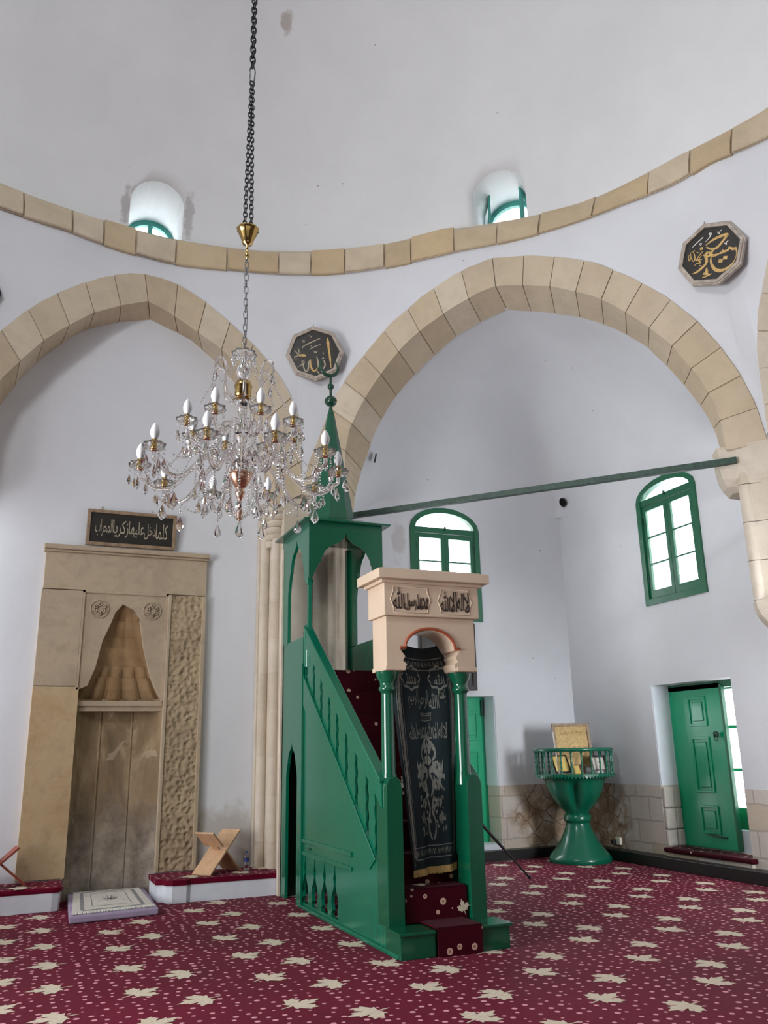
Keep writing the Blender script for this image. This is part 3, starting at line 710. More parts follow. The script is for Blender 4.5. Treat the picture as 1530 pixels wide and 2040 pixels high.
# bracket that receives the tie bar
b = MB()
prof = [(4.98, 0.0), (4.95, .02), (4.72, .03), (4.60, .10), (4.52, .22), (4.45, .40)]
A = lambda z, t: [(7.30+t*.5, 7.20+t*.10, z), (7.66+t*.1, 6.72+t*.05, z), (8.0, 6.72, z), (8.0, 7.42, z), (7.44+t*.45, 7.42, z)]
rings = [A(z, t) for z, t in prof]
b.poly(rings[0], 0, False, .3)
for i in range(len(rings)-1):
    for k in range(5): b.poly([rings[i][k], rings[i][(k+1) % 5], rings[i+1][(k+1) % 5], rings[i+1][k]], 0, False, .3+.1*(i % 3))
b.poly(rings[-1], 0, False, .3)
struct(b.build('trim_9', 'pierstone', bevel=.015))

# skirting of the recess
b = MB(); b.box(3.9, XW, YW-.20, YW-.005, 0, .14); b.box(XW-.22, XW-.005, 1.6, YW-.2, 0, .15); struct(b.build('baseboard_back', 'green_edge', bevel=.006))
bpy.data.objects['baseboard_back'].data.materials[0] = M['black']

# arched windows: one builder works on a local frame (u along wall, v up, w into room)
def arched_window(name, W_, f, label=None):
    u0, u1, z0, zs, za = W_; root = bpy.data.objects.new(name, None); COL.objects.link(root); root['kind'] = 'structure'
    root.location = f((u0+u1)/2, z0, 0)
    def fr(w0, w1): return (lambda u, v: f(u, v, w0)), (lambda u, v: f(u, v, w1))
    b = MB(); b.prism([seg_arch(u0, u1, z0, zs, za), seg_arch(u0+.09, u1-.09, z0+.09, zs, za-.09)[::-1]], *fr(.03, -.07)); b.build('window_frame', 'green_win', root, bevel=.006)
    b = MB(); i0, i1, iz = u0+.09, u1-.09, z0+.09
    lpo = seg_arch(i0, i1, zs-.06, zs, za-.09)
    b.prism([[(i0, zs-.07), (i1, zs-.07), (i1, zs+.02), (i0, zs+.02)]], *fr(.015, -.05)); b.build('transom', 'green_win', root)
    mid = (i0+i1)/2
    for a, c in ((i0+.005, mid-.002), (mid+.002, i1-.005)):
        b = MB(); s_ = .07; h3 = (zs-.07-iz)/3
        holes = []
        zz = [iz+.11, iz+.11+(zs-.07-.09-iz-.11)/3, iz+.11+2*(zs-.07-.09-iz-.11)/3, zs-.07-.07]
        for k in range(3): holes.append([(a+s_, zz[k]+.012), (c-s_, zz[k]+.012), (c-s_, zz[k+1]-.012), (a+s_, zz[k+1]-.012)][::-1])
        b.prism([[(a, iz+.005), (c, iz+.005), (c, zs-.075), (a, zs-.075)]]+holes, *fr(.0, -.045)); lf = b.build('casement', 'green_win', root, bevel=.004)
        b = MB(); b.prism([[(a+.04, iz+.04), (c-.04, iz+.04), (c-.04, zs-.1), (a+.04, zs-.1)]], *fr(-.022, -.025)); b.build('pane', 'pane', lf)
        b = MB()
        for hz in (iz+.25, zs-.35):
            e = a+.01 if a < mid-.1 else c-.01
            P = [f(e-.01, hz, .012), f(e+.01, hz, .012), f(e+.01, hz, -.0), f(e-.01, hz, -.0), f(e-.01, hz+.1, .012), f(e+.01, hz+.1, .012), f(e+.01, hz+.1, 0), f(e-.01, hz+.1, 0)]
            b.hexa(P)
        b.build('hinge', 'green_edge', lf)
    b = MB(); b.prism([seg_arch(i0, i1, zs, zs+.005, za-.1)], *fr(-.022, -.025)); b.build('fanlight_pane', 'pane', root)
    b = MB(); b.prism([[(mid-.015, zs-.02), (mid+.015, zs-.02), (mid+.015, zs+.045), (mid-.015, zs+.045)]], *fr(.03, .01)); b.build('latch', 'green_edge', root)
arched_window('window_3', W1, lambda u, v, w: (u, YW-w, v))
arched_window('window_4', W2, lambda u, v, w: (XW-w, u, v))

# doorways
def panel_leaf(parent, name, f, u0, u1, z0, z1, panels, mat='green_door', t=.05):
    b = MB(); b.prism([sq(u0, u1, z0, z1)], lambda u, v: f(u, v, 0), lambda u, v: f(u, v, -t)); lf = b.build(name, mat, parent, bevel=.006)
    for a, c, p, q in panels:
        b = MB(); o_ = sq(a, c, p, q); i_ = sq(a+.035, c-.035, p+.035, q-.035); b.prism([o_, i_[::-1]], lambda u, v: f(u, v, .018), lambda u, v: f(u, v, 0))
        b.prism([sq(a+.07, c-.07, p+.07, q-.07)], lambda u, v: f(u, v, .014), lambda u, v: f(u, v, 0)); b.build('raised_panel', mat, lf, bevel=.008)
    return lf
def door_root(name, loc):
    r = bpy.data.objects.new(name, None); COL.objects.link(r); r['kind'] = 'structure'; r.location = loc; return r
# right hand doorway
r = door_root('door_1', (XW+.3, 9.4, .25))
fD2 = lambda u, v, w: (XW+.30-w, u, v)
lf = panel_leaf(r, 'door_leaf', fD2, 9.10, 10.13, .27, 2.43, [(9.40, 9.75, 1.86, 2.26), (9.40, 9.75, .98, 1.72), (9.38, 9.73, .45, .82)])
b = MB(); b.lathe((XW+.24, 9.21, 1.70), [(0, .01), (.01, .035), (.06, .04), (.08, .02)], 14)
b.tube([(XW+.235, 9.21+.03*cos(a), 1.69+.035*sin(a)) for a in [2*pi*i/12 for i in range(12)]], .006, 6, closed=True); b.build('door_knob', 'green_edge', lf)
b = MB(); b.bar(fD2(9.28, .42, .01), fD2(9.63, .44, .01), .02, .02); b.build('bolt', 'green_edge', lf)
b = MB(); b.box(XW+.27, XW+.34, 9.06, 9.10, .28, 2.40); b.build('meeting_stile', 'green_win', r, bevel=.01)
b = MB(); b.box(XW+.3, XW+.44, 8.58, 10.14, 2.36, 2.45); b.build('door_head', 'green_win', r)
fG = lambda u, v, w: (XW+.45-w, u, v)
b = MB(); holes = [sq(8.70, 9.44, a, c)[::-1] for a, c in ((.80, 1.26), (1.30, 1.82), (1.86, 2.34))]
b.prism([sq(8.62, 9.52, .53, 2.42)]+holes, lambda u, v: fG(u, v, 0), lambda u, v: fG(u, v, -.05)); g = b.build('glazed_leaf', 'green_win', r)
b = MB(); b.prism([sq(8.66, 9.48, .75, 2.40)], lambda u, v: fG(u, v, -.02), lambda u, v: fG(u, v, -.024)); b.build('pane', 'pane', g)
b = MB(); b.box(XW+.36, XW+TH, 8.585, 10.135, .25, .53); b.build('sill_block', 'white_paint', r)
b = MB(); b.box(XW+.005, XW+TH, 10.125, 10.145, 1.07, 2.45); b.build('reveal_plaster', 'white_paint', r)
b = MB(); rnd = random.Random(9); z = .26
while z < 1.05:
    h = min(rnd.uniform(.16, .30), 1.07-z)
    for x0, x1 in ((XW+.0, XW+.17), (XW+.18, XW+.30)): b.box(x0, x1, 10.09+rnd.uniform(-.015, .02), 10.15, z+.006, z+h-.006, 0)
    z += h
b.build('reveal_stonework', 'rubble', r, bevel=.02)
# rear doorway, mostly hidden by the pulpit
r = door_root('door_2', (6.3, YW+.4, .2))
fD1 = lambda u, v, w: (u, YW+.36-w, v)
lf = panel_leaf(r, 'door_leaf', fD1, 6.22, 6.98, .21, 2.43, [(6.40, 6.80, 1.75, 2.2), (6.40, 6.80, .95, 1.6), (6.40, 6.80, .4, .8)])
b = MB(); b.box(6.86, 6.90, YW+.32, YW+.36, 2.12, 2.38); b.build('bolt', 'green_edge', lf)
b = MB(); holes = [sq(5.82, 6.18, a, c)[::-1] for a, c in ((.40, .85), (.9, 1.35), (1.4, 1.85), (1.9, 2.3))]
b.prism([sq(5.76, 6.22, .22, 2.42)]+holes, lambda u, v: (u, YW+.42, v), lambda u, v: (u, YW+.47, v)); g = b.build('glazed_leaf', 'green_win', r)
b = MB(); b.prism([sq(5.8, 6.2, .3, 2.4)], lambda u, v: (u, YW+.44, v), lambda u, v: (u, YW+.444, v)); b.build('pane', 'pane', g)
b = MB(); b.box(6.92, 6.935, YW+.02, YW+TH, 1.06, 2.42); b.build('reveal_plaster', 'white_paint', r)
b = MB(); b.box(5.75, 6.93, YW-.05, YW+TH, .10, .215); b.build('door_sill', 'white_paint', r)
# carpet mat on the right hand threshold
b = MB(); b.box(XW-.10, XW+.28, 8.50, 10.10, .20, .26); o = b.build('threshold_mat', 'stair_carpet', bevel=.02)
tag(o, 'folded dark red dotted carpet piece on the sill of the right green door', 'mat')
b = MB(); b.box(XW-.06, XW+.3, 8.55, 10.08, .15, .20); struct(b.build('trim_10', 'dado'))

# pipe holes in the recess walls
def disc(name, c, n, r, label):
    b = MB(); n = Vector(n).normalized(); u = n.cross(Vector((0, 0, 1))).normalized(); v = n.cross(u); c = Vector(c)
    ring = lambda rr_, off: [tuple(c+n*off+(u*cos(a)+v*sin(a))*rr_) for a in [2*pi*i/20 for i in range(20)]]
    A, Bq, D = ring(r*1.15, .012), ring(r, .012), ring(r, -.0); b_ = ring(r*1.15, -.01)
    for i in range(20):
        j = (i+1) % 20; b.poly([A[i], A[j], Bq[j], Bq[i]]); b.poly([Bq[i], Bq[j], D[j], D[i]], 1); b.poly([A[i], A[j], b_[j], b_[i]])
    b.poly(D, 1); tag(b.build(name, ['panel_black', 'void']), label, 'vent')
disc('vent_hole', (XW-.06, 11.86, 5.72), (-.9, -.1, -.35), .07, 'round black vent hole high in the corner of the recess')
disc('vent_hole', (4.50, 11.02, 5.80), (1, -.35, -.2), .06, 'small dark vent hole beside the left haunch of the big arch')

# ------------------------------------------------------------------ mihrab
r = thing('prayer_niche', 'carved beige stone prayer niche with stepped pointed hood on the left wall', 'mihrab', (1.09, YQ-.06, 0))
Yf = YQ-.07
fr = lambda x, z: (x, Yf, z); bk = lambda x, z: (x, YQ+.02, z)
def slab(name, loops, mat, y0=Yf, y1=YQ+.02, bev=.006):
    b = MB(); b.prism(loops, lambda x, z: (x, y0, z), lambda x, z: (x, y1, z)); return b.build(name, mat, r, bevel=bev)
slab('slab_left', [sq(.075, .60, .255, 2.43)], 'mihrab_orange')
slab('slab_left', [sq(.075, .565, 2.44, 3.62)], 'mihrab', Yf+.003)
slab('slab_top', [sq(.085, 2.105, 3.63, 4.10)], 'mihrab')
slab('slab_right', [sq(1.66, 2.105, .255, 3.62)], 'carved', Yf-.004)
slab('edge_moulding', [sq(1.62, 1.66, .255, 3.62)], 'mihrab', Yf-.02)
slab('edge_moulding', [sq(2.06, 2.11, .255, 3.62)], 'mihrab', Yf-.02)
b = MB()
for k, (z0, z1, d) in enumerate(((4.10, 4.13, .03), (4.13, 4.19, .06))): b.box(.06-.0, 2.125, Yf-d, YQ+.01, z0, z1)
b.build('cornice', 'mihrab', r, bevel=.01)
# spandrel with the stepped opening
top = [(.565, 2.40), (.60, 2.40)]+[niche_out[i] for i in range(13, 1, -1)]+[(1.62, 2.26), (1.62, 3.63), (.565, 3.63)]
slab('spandrel', [top], 'mihrab', Yf+.02)
b = MB()
for z0, z1, x0, x1 in ((3.60, 3.63, .565, 1.62), (2.40, 3.63, .565, .59), (2.26, 3.63, 1.595, 1.62)): b.box(x0, x1, Yf-.0, Yf+.03, z0, z1)
b.build('spandrel_frame', 'mihrab', r)
for cx in (.775, 1.42):        # six pointed star rosettes
    b = MB(); f2 = lambda u, v: (u, Yf+.008, v)
    for k in range(2):
        T = [(cx+.085*cos(a+k*pi), 3.40+.085*sin(a+k*pi)) for a in (pi/2, pi/2+2*pi/3, pi/2+4*pi/3)]
        for i in range(3): p, q_ = T[i], T[(i+1) % 3]; b.bar((p[0], Yf+.012, p[1]), (q_[0], Yf+.012, q_[1]), .014, .035, up=(0, 1, 0))
    for rr_ in (.112,): b.tube([(cx+rr_*cos(a), Yf+.010, 3.40+rr_*sin(a)) for a in [2*pi*i/20 for i in range(20)]], .006, 6, closed=True)
    b.build('star_rosette', 'mihrab', r)
# niche body: half prism behind, hood of stacked shrinking shells
b = MB(); pl_ = [(.58, Yf+.06), (.68, 11.36), (.90, 11.45), (1.28, 11.45), (1.51, 11.36), (1.64, Yf+.06)]
for i in range(5):
    b.poly([(*pl_[i], 0), (*pl_[i+1], 0), (*pl_[i+1], 2.30), (*pl_[i], 2.30)])
b.poly([(.5, 11.80, 0), (1.75, 11.80, 0), (1.75, 11.80, 3.7), (.5, 11.80, 3.7)]); b.poly([(.5, Yf+.06, 2.3), (.5, 11.8, 2.3), (.5, 11.8, 3.7), (.5, Yf+.06, 3.7)]); b.poly([(1.75, Yf+.06, 2.3), (1.75, 11.8, 2.3), (1.75, 11.8, 3.7), (1.75, Yf+.06, 3.7)])
b.poly([(.5, Yf+.06, 3.7), (1.75, Yf+.06, 3.7), (1.75, 11.8, 3.7), (.5, 11.8, 3.7)])
b.build('niche_body', 'mihrab_worn', r, fix=False)
b = MB()
for x in (.90, 1.28): b.lathe((x, 11.445, 0), [(0, .014), (2.28, .014)], 10)
b.build('niche_rib', 'mihrab_worn', r)
b = MB()
lev = [(2.24, .56, 1.66, .26), (2.30, .56, 1.66, .27), (2.42, .62, 1.58, .20), (2.56, .68, 1.50, .16), (2.57, .72, 1.47, .20), (2.70, .76, 1.43, .15), (2.71, .79, 1.41, .18), (2.84, .81, 1.36, .14), (2.93, .86, 1.33, .13), (2.94, .88, 1.31, .16), (3.06, .90, 1.28, .13), (3.07, .92, 1.26, .15), (3.18, .94, 1.24, .11), (3.27, .97, 1.22, .10), (3.28, .98, 1.2, .12), (3.38, 1.0, 1.18, .07), (3.47, 1.04, 1.12, .02)]
prev = None
for k, (z, x0, x1, d) in enumerate(lev):
    n = 56; c, h = (x0+x1)/2, (x1-x0)/2; row = []
    for i in range(n+1):
        a = pi*i/n; fl = 1-(.30 if k in (1, 2, 3, 4) else .12)*abs(sin(a*(9.5 if k < 6 else 5.5)))
        row.append((c-(h*1.22+.04)*cos(a), Yf+.045+d*fl*sin(a), z))
    k0 = b.pts(row)
    if prev is not None:
        for i in range(n): b.face([prev+i, prev+i+1, k0+i+1, k0+i], 0, False)
    prev = k0
b.build('niche_hood', 'mihrab_brown', r, fix=False)
b = MB(); b.box(.60, 1.62, Yf+.06, 11.44, 2.20, 2.27); b.box(.60, 1.62, Yf+.09, 11.44, 2.14, 2.20); b.build('niche_cornice', 'mihrab', r, bevel=.01)
# damp stains of the plaster stay in its material; picture over the niche
def framed(name, label, O, ux, uy, w, h, frame, board, fw=.05, depth=.045, cat='picture', group=None):
    t = thing(name, label, cat, O, group); ux, uy = Vector(ux).normalized(), Vector(uy).normalized(); nn = ux.cross(uy); O = Vector(O)
    g = lambda u, v, w_: tuple(O+ux*u+uy*v+nn*w_)
    b = MB(); o_ = [(-w/2, -h/2), (w/2, -h/2), (w/2, h/2), (-w/2, h/2)]; i_ = [(-w/2+fw, -h/2+fw), (w/2-fw, -h/2+fw), (w/2-fw, h/2-fw), (-w/2+fw, h/2-fw)]
    b.prism([o_, i_[::-1]], lambda u, v: g(u, v, depth), lambda u, v: g(u, v, 0)); b.build('picture_frame', frame, t, bevel=.008)
    b = MB(); b.prism([i_], lambda u, v: g(u, v, depth*.5), lambda u, v: g(u, v, 0.002)); b.build('board', board, t)
    return t, g, nn
tilt = .10; O = (1.105, YQ-.06, 4.455); uy = (0, -tilt, 1)
t, g, nn = framed('inscription_picture', 'long black inscription in a bronze frame on top of the stone niche', O, (1, 0, 0), uy, 1.13, .47, 'frame_bronze', 'panel_black', .045)
lettering_words('inscription', [('كلما', .8, .9, 0), ('دخل', .75, .9, -.05), ('عليها', 1.0, .95, 0), ('زكريا', 1.0, 1.0, 0), ('المحراب', 1.1, 1.0, 0)], Vector(O)+nn*.025, (1, 0, 0), uy, .92, .23, 'pale_text', t)
for x in (.72, 1.35):
    b = MB(); b.tube([g(x-1.105+.012*cos(a), .245+.02+.012*sin(a), .01) for a in [2*pi*i/10 for i in range(10)]], .004, 6, closed=True); b.build('hanging_ring', 'brass', t)
# dark picture on the rear wall of the recess
t, g, nn = framed('dark_picture', 'large dark framed white calligraphy behind the pulpit under the arched window', (6.11, YW-.04, 3.03), (1, 0, 0), (0, 0, 1), .96, 1.06, 'frame_dark', 'panel_black', .075)
lettering('inscription', 'بسم الله الرحمن الرحيم', (6.14, YW-.04-.03, 3.12), (1, 0, 0), (0, 0, 1), .62, .34, 'white_text', t)

# octagonal calligraphy boards on the pendentives
def octagon(name, label, O, ux, uy, R_, rot, verts_px, strokes, frame, group):
    t = thing(name, label, 'plaque', O, group); ux, uy = Vector(ux).normalized(), Vector(uy).normalized(); nn = ux.cross(uy); O = Vector(O)
    g = lambda u, v, w_: tuple(O+ux*u+uy*v+nn*w_)
    oc = lambda k: [(k*R_*cos(rot+i*pi/4), k*R_*sin(rot+i*pi/4)) for i in range(8)]
    b = MB(); b.prism([oc(1), oc(.93)[::-1]], lambda u, v: g(u, v, .03), lambda u, v: g(u, v, -.03)); b.prism([oc(.95), oc(.85)[::-1]], lambda u, v: g(u, v, .045), lambda u, v: g(u, v, -.03)); b.build('frame', frame, t, bevel=.005)
    b = MB(); b.prism([oc(.87)], lambda u, v: g(u, v, .018), lambda u, v: g(u, v, -.03)); b.build('board', 'panel_black', t)
    b = MB(); tp = oc(1)[2]; b.tube([g(tp[0]*.99, R_*.97, 0), g(tp[0]*.99, R_*1.08, 0)], .006, 6); b.build('hook', 'steel', t)
    if verts_px:
        A = np.array([[x, y, 1] for x, y in verts_px]); T = np.array(oc(1)); sol, *_ = np.linalg.lstsq(A, T, rcond=None)
        for mat in sorted(set(s_[2] for s_ in strokes)):
            b = MB(); kscale = abs(np.linalg.det(sol[:2]))**.5
            for i, (P, w, mt) in enumerate(strokes):
                if mt != mat: continue
                Q = [tuple(np.array([x, y, 1]) @ sol) for x, y in P]
                ws = [x*kscale for x in w] if isinstance(w, (list, tuple)) else w*kscale
                ribbon(b, Q, ws, lambda u, v, i=i: g(u, v, .0195+.0003*i))
            b.build('inscription', mat, t, fix=False)
    return t
GO = 'octagonal calligraphy boards under the dome'
# strokes read off the boards: word in the middle, small blessing at its side
VL = [(1355, 700), (1150, 300), (710, 175), (270, 360), (95, 800), (290, 1200), (740, 1345), (1190, 1070)]
VL = [(1355, 700), (1150, 300), (710, 175), (270, 360), (95, 800), (290, 1200), (740, 1345), (1190, 1070)]
SL = [([(1005, 400), (1015, 500), (1025, 600), (1040, 750), (1055, 880), (1065, 1050)], [10, 60, 42, 40, 36, 16], 'gold_text'),
      ([(895, 830), (930, 920), (940, 990), (900, 1060), (850, 1060), (810, 1030)], [40, 30, 28, 26, 22, 10], 'pale_text'),
      ([(765, 800), (780, 880), (790, 960), (790, 1040)], [10, 34, 34, 20], 'pale_text'),
      ([(775, 1050), (730, 1110), (680, 1110), (640, 1040), (630, 960), (630, 880)], [12, 34, 40, 34, 28, 16], 'gold_text'),
      ([(625, 880), (590, 950), (580, 1060), (550, 1130), (510, 1120), (480, 1050), (465, 970), (440, 940), (460, 915), (500, 940), (470, 975), (400, 1020), (340, 1055)], [14, 28, 30, 30, 28, 24, 20, 18, 18, 16, 16, 16, 6], 'pale_text'),
      ([(470, 650), (465, 620), (600, 540), (850, 420)], [16, 22, 26, 20], 'pale_text'), ([(610, 670), (730, 600), (860, 550)], [14, 22, 14], 'pale_text'),
      ([(615, 365), (650, 390), (670, 420)], [10, 20, 10], 'pale_text'), ([(500, 475), (470, 490), (480, 520), (510, 510), (500, 475)], 14, 'pale_text'), ([(645, 580), (660, 605)], [20, 16], 'pale_text'),
      ([(710, 690), (725, 740), (745, 700), (760, 740), (785, 690)], 14, 'pale_text'), ([(905, 720), (910, 760)], [22, 16], 'pale_text'),
      ([(290, 690), (330, 740), (370, 790)], [10, 20, 12], 'pale_text'), ([(370, 640), (380, 700), (370, 780)], [10, 20, 12], 'pale_text'), ([(400, 690), (405, 780), (340, 820), (290, 830), (300, 880), (380, 870)], [12, 20, 18, 16, 16, 8], 'pale_text'),
      ([(390, 820), (440, 800), (490, 800), (540, 800)], [20, 50, 60, 20], 'gold_text'), ([(760, 1120), (800, 1160), (815, 1210)], [24, 20, 6], 'pale_text')]
octagon('calligraphy_board', 'octagonal black board with faded lettering behind the pulpit finial, point upward', (3.405, 10.565, 7.10), (1, -.4, 0), (-.02, -.05, 1), .418, radians(3), VL, SL, 'frame_silver', GO)
VRp = [(1330, 410), (1070, 105), (630, 175), (260, 500), (180, 920), (440, 1225), (880, 1180), (1240, 830)]
SR = [([(660, 530), (780, 440), (900, 380), (1020, 345), (990, 400), (860, 560), (760, 590), (670, 560)], [14, 40, 50, 46, 40, 40, 40, 16], 'gold_text'),
      ([(800, 600), (760, 650), (770, 700), (840, 690), (900, 660)], [30, 40, 44, 40, 20], 'gold_text'), ([(900, 660), (960, 640), (940, 600)], [40, 36, 16], 'gold_text'), ([(960, 640), (1040, 600), (1050, 550)], [40, 36, 14], 'gold_text'),
      ([(1050, 560), (1120, 590), (1160, 575), (1175, 650), (1150, 760), (1080, 860), (960, 940), (860, 950), (790, 900), (750, 800), (755, 720)], [30, 50, 40, 14, 12, 30, 48, 56, 50, 30, 10], 'gold_text'),
      ([(700, 640), (660, 700), (680, 780), (660, 850), (590, 920), (520, 980), (430, 1020)], [40, 50, 44, 40, 40, 40, 6], 'gold_text'), ([(740, 690), (720, 650), (690, 660)], [30, 40, 20], 'gold_text'), ([(620, 690), (680, 720), (740, 700)], [14, 40, 30], 'gold_text'),
      ([(880, 790), (950, 785)], [62, 62], 'gold_text'), ([(955, 740), (1025, 735)], [60, 60], 'gold_text'), ([(565, 590), (615, 580)], [50, 50], 'gold_text'),
      ([(430, 570), (500, 500), (620, 390)], [8, 18, 18], 'white_text'), ([(650, 480), (700, 430), (740, 370), (720, 330), (760, 330), (750, 365)], [6, 14, 18, 18, 18, 10], 'white_text'), ([(860, 300), (885, 340), (900, 300), (930, 270)], 14, 'white_text'), ([(980, 490), (1010, 520), (1010, 480), (1040, 450)], 14, 'white_text'), ([(565, 500), (590, 495), (585, 525), (562, 520), (565, 500)], 10, 'white_text'),
      ([(450, 630), (470, 700), (480, 780), (440, 800), (420, 740)], [10, 20, 20, 16, 10], 'gold_text'), ([(400, 660), (410, 740), (380, 800), (370, 720), (400, 690)], [10, 16, 16, 14, 8], 'gold_text'), ([(390, 680), (430, 650), (480, 620)], [6, 10, 12], 'gold_text'),
      ([(610, 640), (560, 700), (500, 790), (540, 770), (600, 700)], [14, 18, 16, 16, 10], 'gold_text'), ([(600, 770), (540, 790), (580, 830), (520, 840), (470, 880)], [16, 20, 18, 18, 8], 'gold_text'), ([(510, 650), (540, 660)], [16, 16], 'gold_text'), ([(560, 880), (590, 880)], [20, 20], 'gold_text')]
for k in range(9): SR.append(([(620+k*16, 1040-abs(4-k)*2), (650+random.uniform(-8, 8)+k*6, 960+abs(4-k)*10), (690+random.uniform(-30, 30), 905+abs(4-k)*14)], [16, 18, 10], 'gold_text'))
SR.append(([(610, 1080), (690, 1055), (770, 1010)], [18, 20, 18], 'gold_text'))
octagon('calligraphy_board', 'octagonal black board with bright gold lettering between the large arch and the right edge', (7.215, 6.785, 7.325), (.43, -.90, 0), (-.04, -.02, 1), .42, radians(4), VRp, SR, 'frame_silver', GO)
octagon('calligraphy_board', 'octagonal board cut off by the left edge, only its corner showing', (-1.13, 10.55, 7.22), (1, .12, 0), (0, -.04, 1), .415, 0, None, None, 'frame_dark', GO)

# tie bar
b = MB(); b.bar((3.80, 10.656, 4.725), (7.42, 7.036, 4.79), .075, .075); o = b.build('tie_bar', 'tiebar', bevel=.006)
tag(o, 'dark green iron tie bar spanning the foot of the large corner arch', 'bar')

# ------------------------------------------------------------------ pulpit (minbar)
mb = thing('pulpit', 'tall green wooden mosque pulpit with stair, peach portal and spired canopy', 'pulpit', (3.4, 8.6, 0))
XL, XRt = 2.95, 3.87; T = .035
def yz(b, loops, x0, x1, m=0): b.prism(loops, lambda y, z: (x0, y, z), lambda y, z: (x1, y, z), m)
def zl(y): return .68+.82*(y-7.33)      # foot of the balusters
def zt(y): return 1.28+.735*(y-7.38)    # underside of the handrail
for side, (xa, xb) in enumerate(((XL, XL+T), (XRt-T, XRt))):
    sgn = -1 if side == 0 else 1; xo = xa if side == 0 else xb
    b = MB()
    vase = []
    for cy in (9.41, 9.08, 8.76, 8.45):
        pr_ = [(.010, .53), (.022, .46), (.045, .40), (.026, .35), (.045, .31), (.095, .24), (.105, .18), (.075, .12), (.105, .09), (.10, .06)]
        vase.append([(cy+w, z) for w, z in pr_]+[(cy-w, z) for w, z in pr_][::-1])
        og = ogee(9.97, .22, 1.34, 1.72)
    outer = [(7.10, 0), (9.75, 0)]+og[::-1]+[(10.19, 0), (10.43, 0), (10.43, 2.91), (9.55, 2.91), (9.55, zl(9.55)), (7.10, zl(7.10))]
    if side: outer = [(7.10, 0), (10.43, 0), (10.43, 2.91), (9.55, 2.91), (9.55, zl(9.55)), (7.10, zl(7.10))]
    yz(b, [outer]+([v[::-1] for v in vase] if side == 0 else []), xa, xb)
    b.build('side_panel', 'green', mb)
    if side == 0:
        # sloping stringer board, frame mouldings
        b = MB(); n0 = [(7.12, zl(7.12)), (9.55, zl(9.55)), (9.55, zl(9.55)-.36), (7.30, .36+.12)]
        yz(b, [[(7.35, zl(7.35)), (9.55, zl(9.55)), (9.55, 2.16), (7.50, .60)]], xa-.014, xa); b.build('stringer_board', 'green', mb, bevel=.006)
        b = MB(); b.box(xa-.02, xa, 7.95, 9.60, .66, .70); b.box(xa-.016, xa, 7.95, 9.60, .535, .575); b.box(xa-.028, xa, 9.50, 9.56, 0, 2.60); b.box(xa-.016, xa, 9.57, 9.60, .02, 2.5)
        b.box(xa-.016, xa, 9.62, 9.64, 0, .56)
        b.build('moulding', 'green', mb, bevel=.006)
        b = MB(); b.box(xa-.012, xa+.01, 9.22, 9.32, .600, .625); b.build('latch', 'green_edge', mb)
        b = MB(); b.box(xa-.03, xa, 6.86, 9.6, 0, .035); b.build('base_moulding', 'green', mb, bevel=.008)
    # handrail
    b = MB(); ext = .012
    yz(b, [[(7.17, zt(7.17)), (9.47, zt(9.47)), (9.42, zt(9.42)+.23), (7.17, zt(7.17)+.23)]], xo-.0+sgn*.02, xo-sgn*.05)
    yz(b, [[(7.17, zt(7.17)+.205), (9.42, zt(9.42)+.205), (9.42, zt(9.42)+.245), (7.17, zt(7.17)+.245)]], xo+sgn*.035, xo-sgn*.065)
    b.build('handrail', 'green', mb, bevel=.008)
    # sawn flat balusters
    ys = [9.43, 9.16, 8.90, 8.635, 8.385, 8.12, 7.85, 7.575, 7.355]
    for i in range(len(ys)+1):
        y1 = 9.56 if i == 0 else ys[i-1]; y0 = 7.12 if i == len(ys) else ys[i]
        if y1-y0 < .05: continue
        e = 0 if side == 0 else 0
        gap = .036 if side == 0 else .004
        L = []; R_ = []
        for k in range(13):
            s_ = k/12; wob = gap*(1+.30*sin(s_*pi*7)) if side == 0 else gap
            yl, yr = y0+(wob if i < len(ys) else 0), y1-(wob if i > 0 else 0)
            L.append((yl, zl(yl)-.01+(zt(yl)-zl(yl)+.02)*s_)); R_.append((yr, zl(yr)-.01+(zt(yr)-zl(yr)+.02)*s_))
        b = MB(); yz(b, [R_+L[::-1]], xo-sgn*.008, xo-sgn*.028); b.build('baluster', 'green', mb)
    # canopy side board
    b = MB(); og = ogee(9.90, .37, 3.58, 4.14)
    lo = [(9.33, 4.26), (9.33, 3.60), (9.50, 3.60)] if False else None
    out2 = [(9.33, 4.26), (9.33, 3.58), (9.36, 3.52), (9.50, 3.58)]+og[1:-1][::1][::-1][::-1] if False else None
    outl = [(10.45, 4.26), (9.345, 4.26), (9.345, 3.60), (9.37, 3.52), (9.47, 3.54)]+[(y, z) for y, z in ogee(9.83, .34, 3.58, 4.14)[::-1]]+[(10.19, 3.5), (10.19, 2.90), (10.43, 2.90), (10.43, 3.70), (10.45, 3.72)]
    yz(b, [outl], xa-.004 if side == 0 else xa, xb if side == 0 else xb+.004); b.build('canopy_board', 'green_shaded' if side else 'green', mb)
